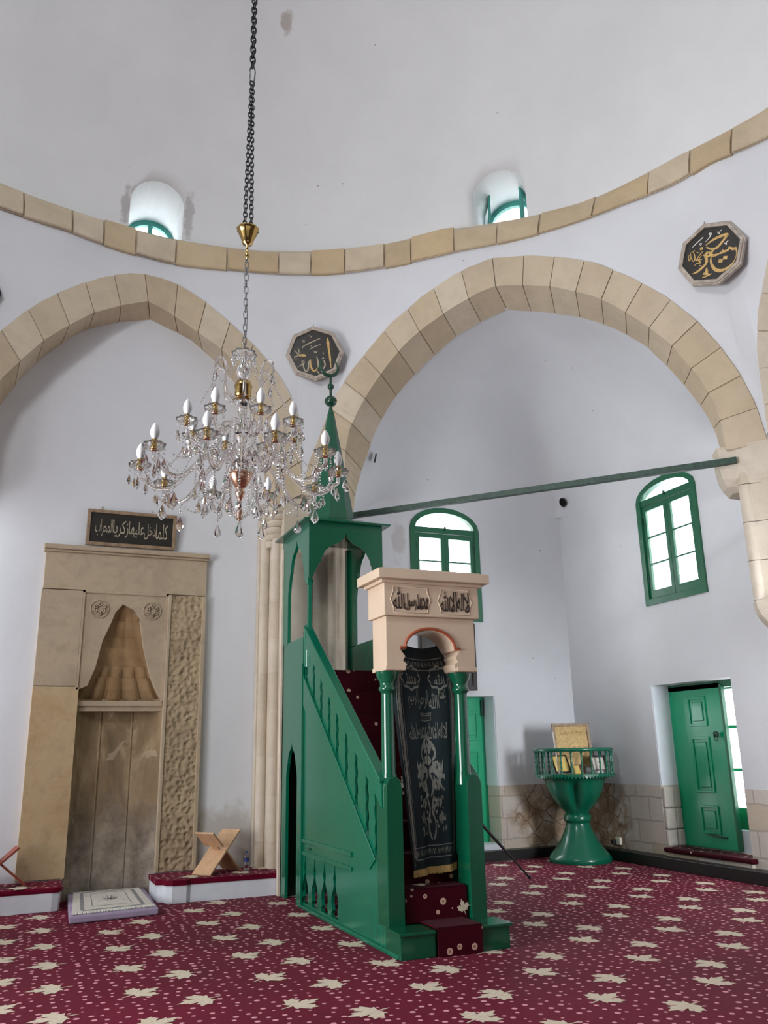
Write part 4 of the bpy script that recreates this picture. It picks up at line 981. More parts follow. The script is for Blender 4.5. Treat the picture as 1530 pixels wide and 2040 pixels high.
# base step and newels
b = MB(); b.box(2.93, 3.24, 6.81, 7.12, 0, .19); b.box(3.66, 3.93, 6.81, 7.12, 0, .19); b.box(2.95, 3.9, 6.86, 7.12, 0, .18)
b.box(2.915, 3.24, 6.79, 7.10, .175, .20); b.box(3.66, 3.95, 6.79, 7.10, .175, .20); b.build('base_step', 'green_shaded', mb, bevel=.005)
for x0, x1 in ((2.945, 3.095), (3.725, 3.875)):
    b = MB(); n = 8; c = (x0+x1)/2; h = (x1-x0)/2
    lp = [(x0, .19), (x1, .19)]+[(c+h*cos(pi*i/n), 1.30+.09*sin(pi*i/n)) for i in range(n+1)]
    b.prism([lp], lambda x, z: (x, 7.085, z), lambda x, z: (x, 7.32, z)); b.build('newel_post', 'green_shaded', mb, bevel=.012)
for cx in (3.03, 3.775):
    b = MB(); b.lathe((cx, 7.225, 0), [(1.30, .078), (1.40, .072), (1.42, .066), (2.10, .058), (2.12, .062), (2.13, .078), (2.155, .08), (2.17, .066), (2.20, .068), (2.26, .10), (2.285, .105), (2.30, .108)], 12, 0, True)
    b.build('portal_column', 'green_shaded', mb)
# portal lintel
lint = bpy.data.objects.new('portal_lintel', None); COL.objects.link(lint); lint.parent = mb; lint.location = (0, 0, 0)
b = MB(); YP0, YP1 = 7.06, 7.40
arc = [(3.405+.245*cos(pi*i/20), 2.49+.175*sin(pi*i/20)) for i in range(21)]
jR = [(3.66, 2.305), (3.64, 2.36), (3.68, 2.39), (3.655, 2.43), (3.68, 2.46), (3.70, 2.49)]
outl = [(2.965, 2.305), (3.15, 2.305)]+[(3.41-(x-3.40), z) for x, z in jR[1:]]+arc[::-1]+jR[::-1]+[(3.87, 2.305), (3.87, 2.79), (2.965, 2.79)]
b.prism([outl], lambda x, z: (x, YP0+.015, z), lambda x, z: (x, YP1, z))
bpy.data.objects.remove(lint)
b.box(2.935, 3.905, YP0-.03, YP1+.03, 2.79, 3.10); b.box(2.90, 3.94, YP0-.06, YP1+.05, 3.085, 3.115); b.box(2.85, 3.985, YP0-.12, YP1+.10, 3.115, 3.205); b.box(2.90, 3.93, YP0-.05, YP1+.04, 3.2, 3.225)
b.box(2.955, 3.15, YP0+.005, YP1, 2.30, 2.34); b.box(3.67, 3.88, YP0+.005, YP1, 2.30, 2.34)
lint = b.build('portal_lintel', 'peach', mb, bevel=.008)
b = MB(); pth = [(3.10, YP0+.01, 2.505), (3.155, YP0+.01, 2.505)]+[(3.405-.255*cos(pi*i/20)*1.0, YP0+.01, 2.50+.185*sin(pi*i/20)) for i in range(1, 20)]+[(3.655, YP0+.01, 2.505), (3.71, YP0+.01, 2.505)]
b.tube(pth, .014, 8); b.build('arch_moulding', 'redbrown', lint)
for x0, x1, txt in ((2.995, 3.40, [('محمد', 1.1, .75, -.08), ('رسول', 1.1, .8, -.1), ('الله', 1.05, 1.0, .05)]), (3.475, 3.83, [('لا', .55, .95, 0), ('اله', .75, .85, 0), ('الا', .7, .95, 0), ('الله', 1.0, .95, 0)])):
    b = MB(); z0, z1, zm = 2.82, 3.055, 2.94; ya = YP0-.03
    lp = [(x0+.03, z0), (x1-.03, z0), (x1-.03, zm-.07), (x1, zm), (x1-.03, zm+.07), (x1-.03, z1), (x0+.03, z1), (x0+.03, zm+.07), (x0, zm), (x0+.03, zm-.07)]
    b.tube([(x, ya-.001, z) for x, z in lp], .005, 6, closed=True); b.build('cartouche', 'peach', lint)
    lettering_words('inscription', txt, ((x0+x1)/2, ya-.002, zm), (1, 0, 0), (0, 0, 1), x1-x0-.05, .20, 'ink', lint, .004)
# stair with carpet
b = MB(); ny = 9; rise, run = (2.46-.19)/ny, (9.33-7.15)/ny; prof = [(7.12, 0.02)]
y, z = 7.15, .19; prof = [(7.13, .0), (7.13, .18)]
for k in range(ny):
    prof += [(y, z), (y, z+rise)]; y += run; z += rise
prof += [(9.30, 2.46), (10.42, 2.46), (10.42, 2.40), (9.4, 2.36), (7.4, .0)]
yz(b, [prof], XL+T, XRt-T); b.build('staircase', 'green_edge', mb)
b = MB(); P = [(6.795, .0), (6.795, .205), (7.14, .205)]; y, z = 7.14, .205
for k in range(ny): P += [(y, z+rise), (y+run, z+rise)]; z += rise; y += run
P += [(9.75, 2.475)]
for i in range(len(P)-1):
    (ya, za), (yb_, zb_) = P[i], P[i+1]; x0, x1 = (3.25, 3.655) if i < 2 else (3.12, 3.70)
    b.hexa([(x0, ya, za), (x1, ya, za), (x1, ya-.02, za+.02) if za == zb_ else (x1, ya-.02, za), (x0, ya-.02, za)] if False else
           [(x0, ya-.014, za), (x1, ya-.014, za), (x1, yb_-.014, zb_), (x0, yb_-.014, zb_), (x0, ya, za+.014), (x1, ya, za+.014), (x1, yb_, zb_+.014), (x0, yb_, zb_+.014)])
leaf(b, 3.34, 7.30, .475, 1.2, .14, 1); leaf(b, 3.62, 8.0, 1.0, .6, .13, 1, lambda u, v: (3.56+u, 8.075, 1.30+v)); leaf(b, 0, 0, 0, .3, .11, 1, lambda u, v: (3.66+u, 7.118, .30+v))
leaf(b, 3.5, 9.5, 0, 0, .2, 1, lambda u, v: (3.60+u, 9.45+v, 2.492))
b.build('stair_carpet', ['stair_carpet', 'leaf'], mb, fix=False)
# canopy: front board, corner posts, roof and spire
b = MB(); og = ogee(3.41, .43, 3.56, 4.14)
b.prism([[(2.942, 4.258), (2.942, 3.60), (2.975, 3.52)]+og[::-1]+[(3.845, 3.52), (3.878, 3.60), (3.878, 4.258)]], lambda x, z: (x, 9.318, z), lambda x, z: (x, 9.344, z)); b.build('canopy_front_board', 'green_shaded', mb)
for x in (2.975, 3.845):
    b = MB(); b.box(x-.024, x+.024, 9.36, 9.41, 2.9, 3.6); b.box(x-.034, x+.034, 9.35, 9.42, 3.5, 3.56); b.build('canopy_post', 'green', mb, bevel=.006)
    b = MB(); b.lathe((x, 9.43, 2.55), [(0, .05), (.30, .055), (.40, .06), (.46, .05), (.50, .02)], 12); b.build('post_cap', 'green', mb)
for x0, x1 in ((2.95, 3.03), (3.80, 3.87)):
    b = MB(); b.box(x0, x1, 10.36, 10.44, 0, 4.2); b.build('rear_post', 'green_edge', mb, bevel=.005)
b = MB(); b.box(3.03, 3.80, 10.38, 10.41, 0, 2.40); b.build('added_rear_panel', 'green_edge', mb)  # closing board added to keep the inside of the pulpit dark
b = MB(); b.box(2.925, 2.95, 10.40, 10.46, .0, 4.15); b.build('pale_edge_board', 'cream', mb)
b = MB(); zr = 4.26
b.box(2.86, 3.96, 9.24, 10.53, zr, zr+.022)
q0 = [(2.86, 9.24), (3.96, 9.24), (3.96, 10.53), (2.86, 10.53)]; cxr, cyr = 3.41, 9.885
R8 = lambda rr_, z: [(cxr+rr_*cos(pi/8+i*pi/4), cyr+rr_*sin(pi/8+i*pi/4), z) for i in range(8)]
r1 = R8(.40, zr+.13); r2 = R8(.305, zr+.15); r3 = R8(.055, 5.86); r4 = R8(.035, 5.95)
base8 = [(3.96, 10.2, zr+.02), (3.7, 10.53, zr+.02), (3.12, 10.53, zr+.02), (2.86, 10.2, zr+.02), (2.86, 9.57, zr+.02), (3.12, 9.24, zr+.02), (3.7, 9.24, zr+.02), (3.96, 9.57, zr+.02)]
for A_, B_ in ((base8, r1), (r1, r2), (r2, r3), (r3, r4)):
    for i in range(8): b.poly([A_[i], A_[(i+1) % 8], B_[(i+1) % 8], B_[i]])
b.build('spire_roof', 'green_shaded', mb)
b = MB(); b.lathe((cxr, cyr, 0), [(5.88, .05), (5.95, .03), (6.02, .018), (6.03, .05), (6.06, .075), (6.09, .085), (6.12, .08), (6.15, .05), (6.16, .018), (6.26, .018), (6.27, .035), (6.30, .047), (6.33, .035), (6.345, .018), (6.46, .016)], 16)
fin = b.build('finial', 'green_edge', mb)
b = MB(); pth, rs = [], []
for i in range(29):
    a = -pi/2-pi*.02+(-1)**0*(i-14)/14*(pi*.86); pth.append((cxr-.02+.125*cos(a), cyr, 6.585+.125*sin(a))); rs.append(.006+.020*cos((i-14)/14*pi/2)**1)
b.tube(pth, rs, 8); b.build('crescent', 'green_edge', fin)

# poles stored in the doorway below the canopy
b = MB(); b.tube([(3.42, 10.3, 0.0), (3.28, 10.34, 1.45)], .012, 8); o = b.build('white_pole', 'white_text'); tag(o, 'thin white pole leaning inside the small doorway under the pulpit', 'pole')

# banner hanging in the portal
bn = thing('curtain', 'dark teal embroidered curtain hanging in the pulpit doorway, gold fringe at its hem', 'curtain', (3.42, 7.3, .58))
NU_, NV_ = 40, 60
def bw(s_):    # s 0 at top .. 1 bottom: centre x, half width
    return float(np.interp(s_, [0, .12, .25, .5, .8, 1], [3.42, 3.44, 3.455, 3.47, 3.495, 3.51])), float(np.interp(s_, [0, .06, .12, .25, .5, .8, 1], [.17, .24, .30, .315, .285, .25, .225]))
def banner_pt(u, s_, off=0):   # u -1..1
    c, h = bw(s_); z = 2.55-s_*(2.55-.60)+(.035*(u*u-.5) if s_ < .1 else .035*(u*u-.5)*(1-min(1, (s_-.1)*3)))+.02*u*s_
    yv = 7.335+.030*sin(u*5.2+1.0+s_*1.5)*min(1, s_*3+.15)+.012*sin(u*11+s_*4)*s_-.012
    return (c+u*h, yv-off, z)
b = MB(); k = b.pts([banner_pt(-1+2*i/NU_, j/NV_) for j in range(NV_+1) for i in range(NU_+1)]); kb = b.pts([banner_pt(-1+2*i/NU_, j/NV_, -.004) for j in range(NV_+1) for i in range(NU_+1)])
for j in range(NV_):
    for i in range(NU_): q_ = j*(NU_+1)+i; b.face([k+q_, k+q_+1, k+q_+NU_+2, k+q_+NU_+1], 0, True); b.face([kb+q_, kb+q_+NU_+1, kb+q_+NU_+2, kb+q_+1], 0, True)
b.build('cloth', 'cloth', bn, fix=False)
b = MB()
for i in range(90):
    u = -1+2*i/89; p = banner_pt(u, 1.0); q_ = (p[0]+random.uniform(-.004, .004), p[1]+random.uniform(-.004, .004), p[2]-.045-random.uniform(0, .008)); b.tube([(p[0], p[1], p[2]+.01), q_], .0045, 5)
b.build('fringe', 'goldfringe', bn)
fB = lambda u, s_: banner_pt(u, s_, .004)
b = MB()
def circ(b, cu, cs, ru, rs_, w, n=32, lob=0):
    ribbon(b, [(cu+ru*(1+lob*cos(8*a))*cos(a), cs+rs_*(1+lob*cos(8*a))*sin(a)) for a in [2*pi*i/n for i in range(n+1)]], w, fB)
for sgn in (-1, 1): ribbon(b, [(sgn*.92, .08+.9*i/20) for i in range(21)], .02, fB); ribbon(b, [(sgn*.78, .12+.84*i/20) for i in range(21)], .012, fB)
for i in range(26): 
    for sgn in (-1, 1):
        s0 = .12+i*.032; ribbon(b, [(sgn*.81, s0), (sgn*.88, s0+.006), (sgn*.86, s0+.016), (sgn*.82, s0+.018), (sgn*.84, s0+.028)], [.006, .03, .03, .02, .006], fB)
for s0 in (.055, .105, .905, .955): ribbon(b, [(-.85+1.7*i/16, s0) for i in range(17)], .004, fB)
for s0 in (.08, .93):
    for i in range(11):
        u0 = -.75+i*.15; ribbon(b, [(u0-.06, s0+.012), (u0-.03, s0-.01), (u0, s0+.008), (u0+.03, s0-.012), (u0+.06, s0+.01)], [.003, .008, .01, .008, .003], fB)
circ(b, -.46, .145, .31, .052, .012, lob=.09); circ(b, .50, .145, .31, .052, .012, lob=.09)
# floral bouquet
rnd = random.Random(21)
def spr(u0, s0, du, ds, w=.05):
    ribbon(b, [(u0, s0), (u0+du*.5+rnd.uniform(-.05, .05), s0+ds*.45), (u0+du, s0+ds)], [w*.3, w, w*.2], fB)
def blossom(cu, cs, ru, rs_, k):
    for i in range(k):
        a = 2*pi*i/k; ribbon(b, [(cu+ru*.25*cos(a), cs+rs_*.25*sin(a)), (cu+ru*.7*cos(a+.15), cs+rs_*.7*sin(a+.15)), (cu+ru*cos(a), cs+rs_*sin(a))], [.014, .030, .006], fB)
blossom(0, .475, .13, .026, 8); blossom(-.26, .565, .14, .026, 9); blossom(.26, .565, .14, .026, 9); blossom(-.20, .64, .13, .022, 8); blossom(.22, .64, .13, .022, 8)
blossom(0, .53, .11, .018, 7); blossom(-.34, .60, .09, .015, 6); blossom(.34, .60, .09, .015, 6); blossom(-.24, .72, .12, .018, 7); blossom(.24, .72, .12, .018, 7); blossom(-.3, .79, .08, .012, 6); blossom(.3, .79, .08, .012, 6)
for sgn in (-1, 1):
    ribbon(b, [(sgn*.02, .88), (sgn*.10, .84), (sgn*.09, .79), (sgn*.03, .75), (sgn*.09, .70), (sgn*.12, .67)], [.01, .035, .02, .035, .02, .01], fB)
    ribbon(b, [(sgn*.03, .69), (sgn*.12, .65), (sgn*.08, .61), (sgn*.03, .585), (sgn*.14, .57), (sgn*.30, .60), (sgn*.42, .57), (sgn*.46, .53)], [.01, .035, .02, .03, .03, .035, .04, .01], fB)
    ribbon(b, [(sgn*.14, .53), (sgn*.24, .50), (sgn*.16, .465), (sgn*.06, .44), (0, .425)], [.01, .035, .03, .02, .01], fB)
    for i in range(46): spr(sgn*rnd.uniform(.10, .46), rnd.uniform(.54, .86), rnd.uniform(-.09, .09), rnd.uniform(-.018, .018), rnd.uniform(.015, .032))
b.build('embroidery', 'silver_thread', bn, fix=False)
def banner_text(txt, cu, cs, wu, hs):
    me = text_mesh(shape(txt)); cc = np.array([v.co[:] for v in me.vertices]); mn, mx = cc.min(0), cc.max(0); b = MB()
    for p in cc:
        u = cu+((p[0]-mn[0])/(mx[0]-mn[0])-.5)*wu; s_ = cs-((p[1]-mn[1])/(mx[1]-mn[1])-.5)*hs; b.v.append(banner_pt(u, s_, .0045 if p[2] > 0 else .0035))
    for f in me.polygons: b.face(list(f.vertices))
    bpy.data.meshes.remove(me); b.build('inscription', 'silver_thread', bn, fix=False)
banner_text('محمد', -.46, .15, .36, .055); banner_text('الله', .50, .15, .34, .055)
for w_, c_, ww_ in (('بسم', .52, .24), ('الله', .26, .24), ('الرحمن', -.06, .36), ('الرحيم', -.42, .34)): banner_text(w_, c_, .245, ww_, .09)
for w_, c_, ww_ in (('لا', .58, .13), ('اله', .44, .15), ('الا', .29, .13), ('الله', .12, .19), ('محمد', -.10, .22), ('رسول', -.33, .22), ('الله', -.55, .20)): banner_text(w_, c_, .395, ww_, .075)
b = MB()
for i in range(6): ribbon(b, [(-.16+i*.065, .312), (-.16+i*.065, .342)], .012, fB)
for s0 in (.310, .319, .344): ribbon(b, [(-.18, s0), (0, s0+.004), (.19, s0)], .003, fB)
b.build('shrine_motif', 'silver_thread', bn, fix=False)

# ------------------------------------------------------------------ benches, rug, book rests, bottle
def bench(name, label, outline, z, carpet_out, leaves):
    t = thing(name, label, 'bench', (outline[0][0], outline[0][1], 0))
    b = MB(); b.prism([outline], lambda x, y: (x, y, 0), lambda x, y: (x, y, z)); b.build('bench_base', 'white_paint', t, bevel=.008)
    b = MB(); b.prism([carpet_out], lambda x, y: (x, y, z-.012), lambda x, y: (x, y, z+.045)); 
    for x, y, a in leaves: leaf(b, x, y, z+.052, a, .25, 1)
    b.build('bench_carpet', ['carpet', 'leaf'], t, bevel=.018)
bench('platform_bench', 'low white bench with red carpet top between niche and pulpit', [(3.0, 10.49), (1.93, 10.49), (1.88, 10.46), (1.72, 10.455), (1.66, 10.49), (1.64, 10.58), (1.58, 10.62), (1.56, 11.15), (2.80, 11.15), (2.80, 10.95), (3.0, 10.80)], .20,
      [(3.0, 10.475), (1.93, 10.475), (1.88, 10.445), (1.72, 10.44), (1.645, 10.48), (1.625, 10.58), (1.55, 10.61), (1.55, 11.17), (2.80, 11.17), (2.80, 10.97), (3.0, 10.82)], [(1.95, 10.62, 1.5), (2.55, 10.68, -1.1), (2.86, 10.95, 1.5)])
bench('platform_bench', 'low white bench with red carpet top left of the niche', [(-.70, 10.6), (.46, 10.6), (.53, 10.63), (.55, 10.72), (.56, 11.15), (-.70, 11.15)], .20,
      [(-.70, 10.585), (.47, 10.585), (.55, 10.62), (.575, 10.72), (.58, 11.17), (-.70, 11.17)], [(.12, 10.68, 1.5), (-.5, 10.9, -1.0)])
# stone and stain at the left arch jamb corner
rg = thing('prayer_rug', 'cream fringed prayer rug lying on a lilac foam mat before the niche', 'rug', (1.05, 10.5, 0))
b = MB(); b.prism([[(.60, 9.72), (1.49, 9.84), (1.53, 11.33), (.66, 11.33)]], lambda x, y: (x, y, .004), lambda x, y: (x, y, .07)); b.build('foam_mat', 'violet', rg, bevel=.015)
b = MB(); Q = [(.63, 9.83), (1.45, 9.95), (1.46, 11.30), (.72, 11.28)]
b.prism([Q], lambda x, y: (x, y, .07), lambda x, y: (x, y, .088)); b.build('rug', 'rugwhite', rg)
def qd(u, v): a = Vector(Q[0]).lerp(Vector(Q[1]), u); c = Vector(Q[3]).lerp(Vector(Q[2]), u); p = a.lerp(c, v); return (p.x, p.y, .0895)
b = MB()
for u0 in (.12, .88): ribbon(b, [(u0, .08), (u0, .92)], .05, qd)
for v0 in (.06, .94): ribbon(b, [(.12, v0), (.88, v0)], .03, qd)
for u0, v0, u1, v1 in ((.25, .2, .25, .8), (.75, .2, .75, .8), (.25, .2, .75, .2), (.25, .8, .5, .88), (.5, .88, .75, .8)): ribbon(b, [(u0, v0), (u1, v1)], .012, qd)
for i in range(14): a = i*2.4; ribbon(b, [(.5+.02*i/2*cos(a)*.4, .5), (.5+.12*cos(a), .55+.14*sin(a))], [.02, .006], qd)
b.build('rug_pattern', 'ruggrey', rg, fix=False)
for A_, B_, sg in ((Q[0], Q[1], 1), (Q[3], Q[2], -1)):
    b = MB()
    for i in range(70):
        p0 = Vector(A_).lerp(Vector(B_), i/69); b.tube([(p0.x, p0.y+.01*sg, .085), (p0.x+random.uniform(-.01, .01), p0.y-.03*sg, .078)], .005, 5)
    b.build('fringe', 'fringe', rg)

def rahle(name, label, c, zb, w, h, arm, depth, mat, ang=0):
    """folding X shaped book stand: two crossing boards"""
    t = thing(name, label, 'book stand', (c[0], c[1], zb))
    for s_ in (-1, 1):
        b = MB(); ca, sa = cos(ang), sin(ang)
        a0, a1 = Vector((-s_*w/2, 0)), Vector((s_*arm/2*1.0, h)); d = (a1-a0).normalized(); n = Vector((-d.y, d.x))*.011
        ln = (a1-a0).length; y0, y1 = -depth/2, depth/2
        kz = ln*.60
        def add(t0, t1, ya, yb_):
            P = []
            for yy in (ya, yb_):
                for tt, sg in ((t0, -1), (t1, -1), (t1, 1), (t0, 1)):
                    p = a0+d*tt+n*sg; P.append((c[0]+p.x*ca-yy*sa, c[1]+p.x*sa+yy*ca, zb+p.y))
            b.hexa(P)
        add(.0, kz-.03, y0, y1); 
        for i in range(3):
            ya = y0+depth*(i/3) if True else 0
            if (i % 2 == 0) == (s_ == 1): add(kz-.03, kz+.03, ya, ya+depth/3)
        add(kz+.03, ln, y0, y1)
        b.build('board', mat, t, bevel=.004)
rahle('book_stand', 'light wooden folding book stand, empty, on the bench by the water bottle', (2.30, 10.84), .252, .56, .46, .50, .28, 'wood', radians(38))
rahle('book_stand', 'red brown folding book stand at the left edge on the bench', (-.10, 10.90), .252, .56, .40, .36, .26, 'redwood', radians(6))
bt = thing('water_bottle', 'small clear plastic water bottle with blue cap on the bench', 'bottle', (2.66, 10.86, .247))
b = MB(); b.lathe((2.66, 10.86, .25), [(0, .028), (.01, .032), (.05, .031), (.055, .029), (.09, .032), (.14, .032), (.17, .022), (.19, .013), (.205, .013)], 18); b.build('bottle_body', 'bottle', bt)
b = MB(); b.lathe((2.66, 10.86, .25), [(.19, .0155), (.205, .0155), (.215, .015)], 16); b.build('bottle_cap', 'cap', bt)
b = MB(); b.lathe((2.66, 10.86, .25), [(.095, .0328), (.135, .0328)], 18, cap=False); b.build('bottle_label', 'cap', bt)

# ------------------------------------------------------------------ stand in the corner (kursu)
sx_, sy_ = 7.74, 11.24
ks = thing('reading_pedestal', 'green goblet shaped pedestal with round balustrade in the far corner', 'pedestal', (sx_, sy_, 0))
b = MB(); b.lathe((sx_, sy_, 0), [(0, .45), (.03, .46), (.07, .45), (.12, .41), (.2, .34), (.3, .27), (.42, .21), (.52, .175), (.555, .17), (.56, .195), (.575, .20), (.64, .20), (.655, .185), (.66, .17)], 48); b.build('flared_foot', 'green', ks)
b = MB(); lb = lambda a, z: 1-.34*math.exp(-((((a-radians(232)) % (pi/2)+pi/4) % (pi/2)-pi/4)/.16)**2)*min(1, max(0, (z-.70)/.15))*min(1, max(0, (1.16-z)/.1))
b.lathe((sx_, sy_, 0), [(.66, .17), (.70, .19), (.76, .25), (.84, .325), (.94, .39), (1.02, .425), (1.10, .45), (1.14, .46), (1.17, .50), (1.19, .56), (1.20, .58)], 96, 0, True, lobes=lb); b.build('lobed_bowl', 'green', ks)
b = MB(); NO = 16
b.lathe((sx_, sy_, 0), [(1.20, .575), (1.205, .60), (1.235, .60), (1.24, .58)], NO, 0, False); 
for i in range(72):
    a = 2*pi*i/72; b.poly([(sx_+.59*cos(a), sy_+.59*sin(a), 1.205), (sx_+.59*cos(a+2*pi/72), sy_+.59*sin(a+2*pi/72), 1.205), (sx_+.59*cos(a+pi/72), sy_+.59*sin(a+pi/72), 1.165)])
b.build('tray', 'green', ks, fix=False)
b = MB()
k0 = len(b.v)
b.tube([(sx_+.575*cos(2*pi*i/NO), sy_+.575*sin(2*pi*i/NO), 1.575) for i in range(NO)], .027, 8, closed=True); b.build('top_rail', 'green', ks)
pb = None
for i in range(24):
    a = 2*pi*(i+.5)/24; x, y = sx_+.565*cos(a), sy_+.565*sin(a)
    if pb is None:
        b = MB(); b.lathe((x, y, 1.235), [(0, .018), (.03, .018), (.04, .010), (.09, .016), (.13, .010), (.16, .018), (.19, .010), (.24, .016), (.28, .010), (.29, .018), (.33, .018)], 10); pb = b.build('baluster', 'green', ks); base_xy = (x, y)
    else:
        c = pb.copy(); COL.objects.link(c); c.parent = ks; c.location = (x-base_xy[0], y-base_xy[1], 0)
# things kept in the stand
def leaning(name, label, O, ux, uy, w, h, frame, board, fw, cat, txt=None, tm='gold_text'):
    t, g, nn = framed(name, label, O, ux, uy, w, h, frame, board, fw, .03, cat)
    if txt: lettering('inscription', txt, Vector(O)+nn*.016, ux, uy, w-2*fw-.06, (h-2*fw)*.2, tm, t)
    return t, g, nn
t, g, nn = leaning('gilt_picture', 'square gilt relief picture standing up in the green pedestal', (7.77, 11.28, 1.64), (1, -.25, 0), (0, .10, 1), .60, .66, 'frame_bronze', 'bookgold', .05, 'picture')
lettering('inscription', 'بسم الله الرحمن الرحيم', Vector((7.77, 11.28, 1.64))+nn*.018+Vector((0, 0, .19)), (1, -.25, .08), (0, .1, 1), .38, .09, 'gold_text', t)
b = MB(); rnd = random.Random(4)
for i in range(40):
    a = rnd.uniform(0, 2*pi); r_ = rnd.uniform(.02, .18); ribbon(b, [(r_*cos(a), -.06+r_*sin(a)*.8), (r_*cos(a)+.03*cos(a+1), -.06+r_*sin(a)*.8+.03*sin(a+1)), (r_*cos(a)+.05*cos(a+2), -.06+r_*sin(a)*.8+.04*sin(a+2))], [.004, .014, .004], lambda u, v: g(u, v, .017))
b.build('relief_flowers', 'gold_text', t, fix=False)
leaning('small_frame', 'small black frame with cream card at the right inside the pedestal', (8.0, 10.98, 1.37), (1, -.3, 0), (0, .2, 1), .24, .24, 'black', 'rugwhite', .03, 'picture')
leaning('small_frame', 'black edged yellow card leaning at the left inside the pedestal', (7.40, 11.08, 1.375), (1, -.1, 0), (-.2, .2, 1), .26, .26, 'black', 'bookyellow', .02, 'picture')
def book(label, c, s_, rot, mat, tilt=0):
    t = thing('book', label, 'book', c, 'books inside the pedestal rail')
    R_ = Matrix.Rotation(rot, 3, 'Z') @ Matrix.Rotation(tilt, 3, 'X')
    def bx(x0, x1, y0, y1, z0, z1, nm, m_):
        b = MB(); b.box(x0, x1, y0, y1, z0, z1); b.v = [tuple(Vector(c)+R_ @ Vector(v)) for v in b.v]; b.build(nm, m_, t)
    w, d, h = s_; bx(-w/2, w/2, -d/2, d/2, 0, .006, 'cover', mat); bx(-w/2, w/2, -d/2, d/2, h-.006, h, 'cover', mat); bx(-w/2+.004, w/2-.004, -d/2+.004, d/2-.004, .006, h-.006, 'pages', 'rugwhite')
book('maroon covered book leaning against the gilt picture in the pedestal', (7.74, 11.08, 1.25), (.15, .20, .03), -.2, 'bookred', 1.15)
book('open yellow paged booklet standing inside the pedestal rail', (7.57, 10.92, 1.25), (.12, .20, .02), .2, 'bookyellow', 1.25)
book('white flat book lying low behind the pedestal rail', (7.86, 10.83, 1.245), (.15, .12, .03), .1, 'white_paint')
b = MB(); b.tube([(7.30, 10.98, 1.25), (7.22, 10.96, 1.83)], .010, 8); o = b.build('white_stick', 'white_text'); tag(o, 'thin white stick standing at the left side of the pedestal', 'stick')
# socket on the skirting and tripod
sk = thing('wall_socket', 'small cream socket with black plug low on the stone right of the pedestal', 'socket', (XW-.03, 11.2, .22))
b = MB(); b.box(XW-.05, XW-.005, 11.12, 11.22, .20, .30); b.build('socket_plate', 'socket', sk, bevel=.004)
b = MB(); b.box(XW-.10, XW-.045, 11.20, 11.27, .20, .27); b.build('plug', 'black', sk, bevel=.006)
tp = thing('tripod', 'black tripod standing behind the pulpit, one leg reaching out to the right', 'tripod', (5.3, 10.05, 0))
apx = Vector((5.30, 10.02, .86))
for foot, mid_ in (((6.12, 10.02, .02), 0), ((4.85, 10.70, .02), 1), ((4.85, 9.35, .02), 2)):
    f_ = Vector(foot); b = MB(); b.tube([apx, apx.lerp(f_, .55)], .020, 10); b.tube([apx.lerp(f_, .5), f_], .014, 10); lg = b.build('leg', 'black', tp)
    b = MB(); b.tube([f_+(apx-f_).normalized()*.05, f_], .02, 10); b.build('rubber_foot', 'black', lg)
    b = MB(); b.tube([apx.lerp(f_, .72), Vector((5.3, 10.02, .22))], .007, 8); b.build('spreader', 'black', tp)
b = MB(); b.tube([(5.3, 10.02, .2), (5.3, 10.02, 1.15)], .014, 10); b.lathe((5.3, 10.02, .82), [(0, .03), (.02, .045), (.08, .045), (.1, .02)], 12); b.build('centre_column', 'black', tp)

# ------------------------------------------------------------------ chandelier
HX, HY = 1.085, 4.81
ch = thing('chandelier', 'crystal chandelier with two tiers of unlit candle bulbs hanging on a long chain', 'chandelier', (HX, HY, 4.05))
b = MB(); b.lathe((HX, HY, 0), [(3.06, .008), (3.08, .02), (3.10, .028), (3.115, .03), (3.12, .012), (3.14, .03), (3.17, .050), (3.20, .066), (3.23, .072), (3.24, .064), (3.245, .03)], 24); b.build('lower_bowl', 'copper', ch)
b = MB(); b.lathe((HX, HY, 0), [(3.245, .03), (3.27, .045), (3.32, .05), (3.36, .03), (3.40, .022), (3.45, .035), (3.50, .05), (3.54, .035), (3.58, .02), (3.64, .03), (3.68, .045), (3.72, .02)], 20); b.build('glass_column', 'arm_glass', ch)
b = MB(); b.lathe((HX, HY, 0), [(3.71, .02), (3.72, .045), (3.74, .052), (3.78, .05), (3.80, .056), (3.83, .045), (3.84, .015)], 20); b.build('brass_collar', 'brass', ch)
b = MB(); b.lathe((HX, HY, 0), [(3.84, .014), (3.87, .04), (3.91, .05), (3.95, .025), (3.98, .016), (4.0, .014)], 18); b.build('glass_baluster', 'arm_glass', ch)
b = MB(); b.lathe((HX, HY, 0), [(2.93, .002), (2.95, .014), (2.99, .018), (3.03, .010), (3.06, .006)], 12); b.build('bottom_drop', 'copper', ch)
def crystal_drop(b, p, h=.075, w=.02, n=6):
    x, y, z = p; b.lathe((x, y, z-h), [(0, .0012), (h*.25, w), (h*.45, w*.9), (h*.85, w*.3), (h, .002)], n, 0, False)
def beads(b, P, r=.008, step=.019):
    P = [Vector(p) for p in P]; d = 0
    for i in range(len(P)-1):
        L = (P[i+1]-P[i]).length; n = max(1, int(L/step))
        for k in range(n):
            c = P[i].lerp(P[i+1], k/n); b.lathe(tuple(c-Vector((0, 0, r))), [(0, .001), (r*.5, r*.85), (r, r), (r*1.5, r*.85), (r*2, .001)], 6, 0, False)
def cup(b, c, r):
    lob = lambda a, z: 1+.10*cos(8*a)
    b.lathe(c, [(-.012, r*.3), (-.005, r*.6), (.008, r*.92), (.028, r), (.030, r*.93), (.012, r*.8), (.0, r*.3)], 32, 0, True, lobes=lob, cap=False)
